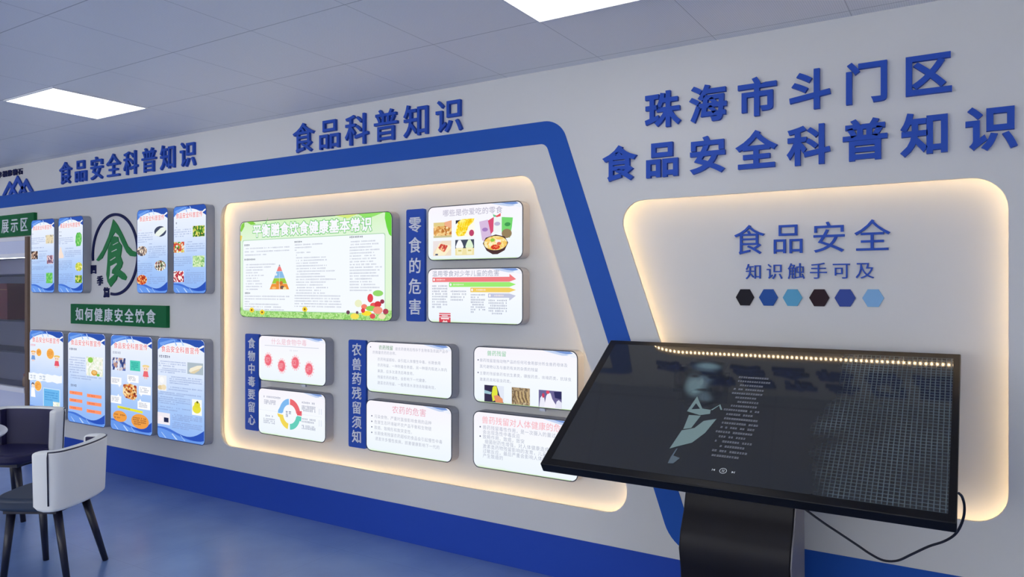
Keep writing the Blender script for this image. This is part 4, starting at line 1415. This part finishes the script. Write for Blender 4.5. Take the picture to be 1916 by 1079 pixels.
flat(mb, [(.611, -.437), (.641, -.399), (.657, -.431), (.650, -.432), (.638, -.408), (.618, -.438)], SK['pale'])
tilted(mb.build('portrait_picture', kt))
mb = MB()
for i in range(19):
    v = -.222 - .0256 * i
    c = .735 + .006 * math.sin(i * 1.3)
    hw = random.choice((.062, .045, .068, .052, .058))
    x = c - hw
    while x < c + hw:
        if random.random() < .93:
            ww = random.uniform(.006, .0085)
            flat(mb, [(x, v - .005), (x + ww, v - .005), (x + ww, v - .001), (x, v - .001)], SK['txt'])
            lay[0] -= 1
            flat(mb, [(x, v + .001), (x + ww, v + .001), (x + ww, v + .005), (x, v + .005)], SK['txt'])
            lay[0] -= 1
        x += .0095
lay[0] += 1
tilted(mb.build('lyric_text', kt))
mb = MB()
for r0, r1 in ((.0115, .0135),):
    for k in range(24):
        a, b = 2 * PI * k / 24, 2 * PI * (k + 1) / 24
        flat(mb, [(.738 + r0 * math.cos(a), -.755 + r0 * math.sin(a)), (.738 + r1 * math.cos(a), -.755 + r1 * math.sin(a)), (.738 + r1 * math.cos(b), -.755 + r1 * math.sin(b)), (.738 + r0 * math.cos(b), -.755 + r0 * math.sin(b))], SK['ctl'])
        lay[0] -= 1
for x in (.7345, .7400):
    flat(mb, [(x, -.761), (x + .002, -.761), (x + .002, -.749), (x, -.749)], SK['ctl'])
flat(mb, [(.700, -.756), (.708, -.751), (.708, -.761)], SK['ctl'])
flat(mb, [(.697, -.761), (.699, -.761), (.699, -.751), (.697, -.751)], SK['ctl'])
flat(mb, [(.770, -.751), (.770, -.761), (.778, -.756)], SK['ctl'])
flat(mb, [(.779, -.761), (.781, -.761), (.781, -.751), (.779, -.751)], SK['ctl'])
tilted(mb.build('player_icons', kt))
# mount, column, base
mb = MB()
mb.box(-.26, .26, -.16, .16, -.085, -.045, M['black_satin'])
o = tilted(mb.build('mounting_plate', kt, (0, 0, 0), .004, 2))
prof = [(2.955, .895), (2.995, .73), (2.965, .64), (2.925, .57), (2.905, .50), (2.925, .42), (2.94, .30), (2.93, .04), (3.16, .04), (3.15, .5), (3.13, 1.02)]
def col(x0, x1, mat, grow=0.0):
    mb = MB()
    n = len(prof)
    v = [(x0 - KX, p[0] - KY, p[1]) for p in prof] + [(x1 - KX, p[0] - KY, p[1]) for p in prof]
    f = [list(range(n)), [n + i for i in range(n)][::-1]] + [(i, n + i, n + (i + 1) % n, (i + 1) % n) for i in range(n)]
    mb.add(v, f, mat)
    return mb
col(-1.025, -.592, M['black_satin']).build('column', kt, (0, 0, 0), .006, 2, True)
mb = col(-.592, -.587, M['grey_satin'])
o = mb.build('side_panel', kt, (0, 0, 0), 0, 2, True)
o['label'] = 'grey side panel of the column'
mb = MB()
mb.prism(rounded(rect(-.36, .36, -.24, .24), .05, 6), 0, .04, M['black_satin'])
b = MB()
b.add([(x, z, y) for x, y, z in mb.v], mb.f, M['black_satin'])
b.build('base_plate', kt, (0, 0, 0), .004, 2, True)
# power cable drooping from the right end of the display to the column
cab = [(-.049, 2.72, .908), (-.040, 2.743, .892), (-.034, 2.766, .855), (-.039, 2.789, .807), (-.058, 2.812, .755), (-.091, 2.835, .717), (-.138, 2.858, .684), (-.193, 2.882, .638),
       (-.235, 2.898, .605), (-.280, 2.915, .592), (-.325, 2.937, .600), (-.365, 2.951, .617), (-.438, 2.974, .648), (-.497, 2.997, .671), (-.590, 3.02, .720)]
def smooth(p, k=5):
    p = [Vector(a) for a in p]
    out = []
    for i in range(len(p) - 1):
        a, b, c, d = p[max(i - 1, 0)], p[i], p[i + 1], p[min(i + 2, len(p) - 1)]
        for j in range(k):
            t = j / k
            out.append(0.5 * ((2 * b) + (-a + c) * t + (2 * a - 5 * b + 4 * c - d) * t * t + (-a + 3 * b - 3 * c + d) * t ** 3))
    out.append(p[-1])
    return out
mb = MB()
mb.tube([koff(p) for p in smooth(cab)], .0042, M['cable'], 8)
mb.build('power_cable', kt)

# ------------------------------------------------------------------ chairs and table
def chair(cx, cy, fx, fy, label, seat_mat):
    rz = math.atan2(fy, fx) - PI / 2         # local +y is the way the chair faces
    t = thing('tub_chair', label, 'chair', (cx, cy, 0), rz, 'white-backed chairs at the round table')
    TK, Z0, Z1 = .055, .395, .712
    # plan of the shell: a gently curved back panel with two short wings turned forward
    half = [(0, -.152), (.04, -.151), (.08, -.148), (.12, -.143), (.16, -.136), (.195, -.127), (.218, -.116), (.234, -.099), (.242, -.078), (.245, -.05), (.246, -.02), (.245, .005)]
    pts = [Vector((-x, y)) for x, y in half[:0:-1]] + [Vector(p) for p in half]
    n = len(pts) - 1
    nor = []
    for i in range(n + 1):
        d = (pts[min(i + 1, n)] - pts[max(i - 1, 0)]).normalized()
        nor.append(Vector((-d.y, d.x)))
    def sweep(name, t0, t1, zb, zt, mat, bev, ext=(0, n), lean=.012, corner=0.0):
        mb = MB()
        v, f = [], []
        idx = list(range(ext[0], ext[1] + 1))
        for i in idx:
            u = abs(-1 + 2 * i / n)
            lift = corner * max(0, (u - .8) / .2) ** 2
            for th, z in ((t0, zb + lift), (t1, zb + lift), (t1, zt - lift * .3), (t0, zt - lift * .3)):
                q = pts[i] + nor[i] * th
                k = (z - Z0) / (Z1 - Z0) * lean
                v.append((q.x - nor[i].x * k, q.y - nor[i].y * k, z))
        for a in range(len(idx) - 1):
            for k in range(4):
                f.append((a * 4 + k, a * 4 + (k + 1) % 4, a * 4 + 4 + (k + 1) % 4, a * 4 + 4 + k))
        f.append((0, 3, 2, 1))
        e = (len(idx) - 1) * 4
        f.append((e, e + 1, e + 2, e + 3))
        mb.add(v, f, mat)
        return mb.build(name, t, (0, 0, 0), bev, 3, True, .9)
    sweep('backrest_shell', 0, TK, Z0, Z1, M['white_leather'], .014, corner=.03)
    o = sweep('inner_pad', TK - .004, TK + .014, Z0 + .02, Z1 - .012, M['dark_leather'], .006, (1, n - 1))
    o['label'] = 'dark navy inner lining'
    mb = MB()
    line = []
    for i in range(n + 1):
        q = pts[i] + nor[i] * .004
        k = .012
        u = abs(-1 + 2 * i / n)
        line.append(Vector((q.x - nor[i].x * k, q.y - nor[i].y * k, Z1 - .006 - .009 * max(0, (u - .8) / .2) ** 2)))
    def drop(i):
        q = pts[i] - nor[i] * .0015
        return [Vector((q.x - nor[i].x * .012 * s, q.y - nor[i].y * .012 * s, Z0 + .035 + (Z1 - .03 - Z0 - .035) * s)) for s in (0, .25, .5, .75, 1)]
    mb.tube(drop(3) + line[3:-3] + drop(n - 3)[::-1], .0042, M['piping'], 8)
    mb.build('piping', t)
    mb = MB()
    sq = []
    for k in range(40):
        a = 2 * PI * k / 40
        c, s_ = math.cos(a), math.sin(a)
        sq.append((.205 * math.copysign(abs(c) ** .55, c), .08 + .195 * math.copysign(abs(s_) ** .55, s_)))
    mb.add([(p[0], p[1], .385) for p in sq] + [(p[0], p[1], .455) for p in sq],
           [list(range(40))[::-1], [40 + k for k in range(40)]] + [(k, (k + 1) % 40, 40 + (k + 1) % 40, 40 + k) for k in range(40)], M[seat_mat])
    mb.build('seat', t, (0, 0, 0), .02, 4)
    mb = MB()
    mb.box(-.15, .15, -.06, .22, .362, .386, M['dark_wood'])
    mb.build('seat_frame', t)
    for sx in (-1, 1):
        for yt, yf in ((-.05, -.14), (.19, .20)):
            mb = MB()
            mb.tube([(sx * .125, yt, .385), (sx * .18, yf, 0)], .0225, M['dark_wood'], 14, .0155)
            mb.build('leg', t)
    return t
chair(-4.244, 2.138, -.849, -.529, 'white-backed chair with dark piping nearest the viewer, turned away to the left', 'seat_leather')
chair(-5.62, 2.57, .41, -.91, 'chair at the far side of the table showing its dark navy inner back', 'dark_leather')

t = thing('round_table', 'round white table on dark splayed legs, cut off by the left edge', 'table', (-5.11, 1.715, 0))
mb = MB()
mb.lathe([(.0, .690), (.47, .690), (.485, .694), (.492, .703), (.492, .708), (.486, .716), (.475, .718), (0.0, .718)], M['table_white'], 64)
mb.build('table_top', t)
mb = MB()
mb.box(-.22, .22, -.03, .03, .655, .69, M['dark_wood'])
mb.box(-.03, .03, -.22, -.03, .655, .69, M['dark_wood'])
mb.box(-.03, .03, .03, .22, .655, .69, M['dark_wood'])
mb.build('cross_frame', t)
for k in range(4):
    a = math.radians(48 + 90 * k)
    mb = MB()
    mb.tube([(.20 * math.cos(a), .20 * math.sin(a), .675), (.44 * math.cos(a), .44 * math.sin(a), 0)], .026, M['dark_wood'], 14, .017)
    mb.build('leg', t)

# ------------------------------------------------------------------ display cabinet built into the wall at the left
cw = CABX1 - CABX0
t = thing('display_cabinet', 'white glass-fronted display cabinet set into the wall at the left edge', 'cabinet', ((CABX0 + CABX1) / 2, D, 0))
x0, x1 = -cw / 2 + .002, cw / 2 - .002
DEP = .42
mb = MB()
mb.box(x0, x1, DEP - .02, DEP, 0, CABZ - .002, M['cab_inside'])
mb.box(x0, x0 + .02, .02, DEP - .02, 0, CABZ - .002, M['cab_inside'])
mb.box(x1 - .02, x1, .02, DEP - .02, 0, CABZ - .002, M['cab_inside'])
mb.box(x0 + .02, x1 - .02, .02, DEP - .02, .555, .575, M['cab_inside'])
mb.box(x0 + .02, x1 - .02, .02, DEP - .02, 1.86, 1.88, M['cab_inside'])
mb.box(x0 + .02, x1 - .02, .02, DEP - .02, 0.0, .02, M['cab_inside'])
mb.build('carcass', t)
for a, b in ((x0, x0 + .05), (x1 - .05, x1)):
    mb = MB()
    mb.box(a, b, -.022, .02, 0, CABZ - .002, M['cab_frame'])
    mb.build('side_post', t)
mb = MB()
mb.box(x0 + .05, x1 - .05, -.012, .02, 1.883, 2.004, M['cab_white'])
mb.box(x0 + .05, x1 - .05, -.020, .02, 2.004, 2.038, M['cab_bright'])
mb.box(x0 + .05, x1 - .05, -.020, .02, 1.847, 1.883, M['cab_bright'])
mb.build('header_panel', t)
mb = MB()
mb.box(x0 + .05, x1 - .05, -.030, .02, .567, .612, M['cab_bright'])
mb.build('ledge', t)
xm = (x0 + x1) / 2
for a, b in ((x0 + .05, xm - .003), (xm + .003, x1 - .05)):
    mb = MB()
    mb.box(a, b, -.012, .02, .03, .565, M['cab_white'])
    dr = mb.build('lower_door', t)
    mb = MB()
    cx = b - .06 if b < 0.01 else a + .06
    mb.box(cx - .008, cx + .008, -.030, -.012, .40, .50, M['cab_frame'])
    mb.build('handle', dr)
mb = MB()
mb.box(x0 + .1, x1 - .1, .05, .075, 1.846, 1.859, M['cab_light'])  # unseen glowing bar added under the header to light the shelves
mb.build('cabinet_light', t)
for z in (1.692, 1.240, .938):
    mb = MB()
    mb.box(x0 + .022, x1 - .022, .05, DEP - .022, z - .014, z, M['shelf'])
    mb.build('shelf', t)
for a, b in ((x0 + .05, xm), (xm, x1 - .05)):
    mb = MB()
    mb.box(a + .002, b - .002, .004, .010, .613, 1.846, M['glass'])
    mb.build('glass_door', t)
CX = (CABX0 + CABX1) / 2
g = thing('gift_box', 'maroon gift box on a shelf of the glass cabinet', 'box', (-8.40, D + .2, 1.2406))
mb = MB()
mb.box(-.20, .20, -.10, .10, 0, .30, M['maroon'])
mb.build('body', g)
mb = MB()
mb.box(-.205, .205, -.105, .105, .30, .36, M['maroon'])
mb.build('lid', g)
mb = MB()
mb.box(-.206, .206, -.107, -.1055, .296, .302, M['gold'])
mb.build('gold_band', g)
for i, (x, z, dsc) in enumerate(((-7.98, .938, 'small tan jar alone on the middle cabinet shelf'), (-8.02, .575, 'small tan jar at the bottom of the glass cabinet'))):
    j = thing('jar', dsc, 'jar', (x, D + .2, z + .0006), 0, 'jars in the cabinet')
    mb = MB()
    mb.lathe([(.035, 0), (.042, .01), (.042, .08), (.03, .1), (.03, .105)], M['jar_tan'], 20)
    mb.build('body', j)
    mb = MB()
    mb.lathe([(.033, .105), (.033, .125), (.028, .13)], M['jar_lid'], 20)
    mb.build('lid', j)

bpy.data.objects.remove(_fo)
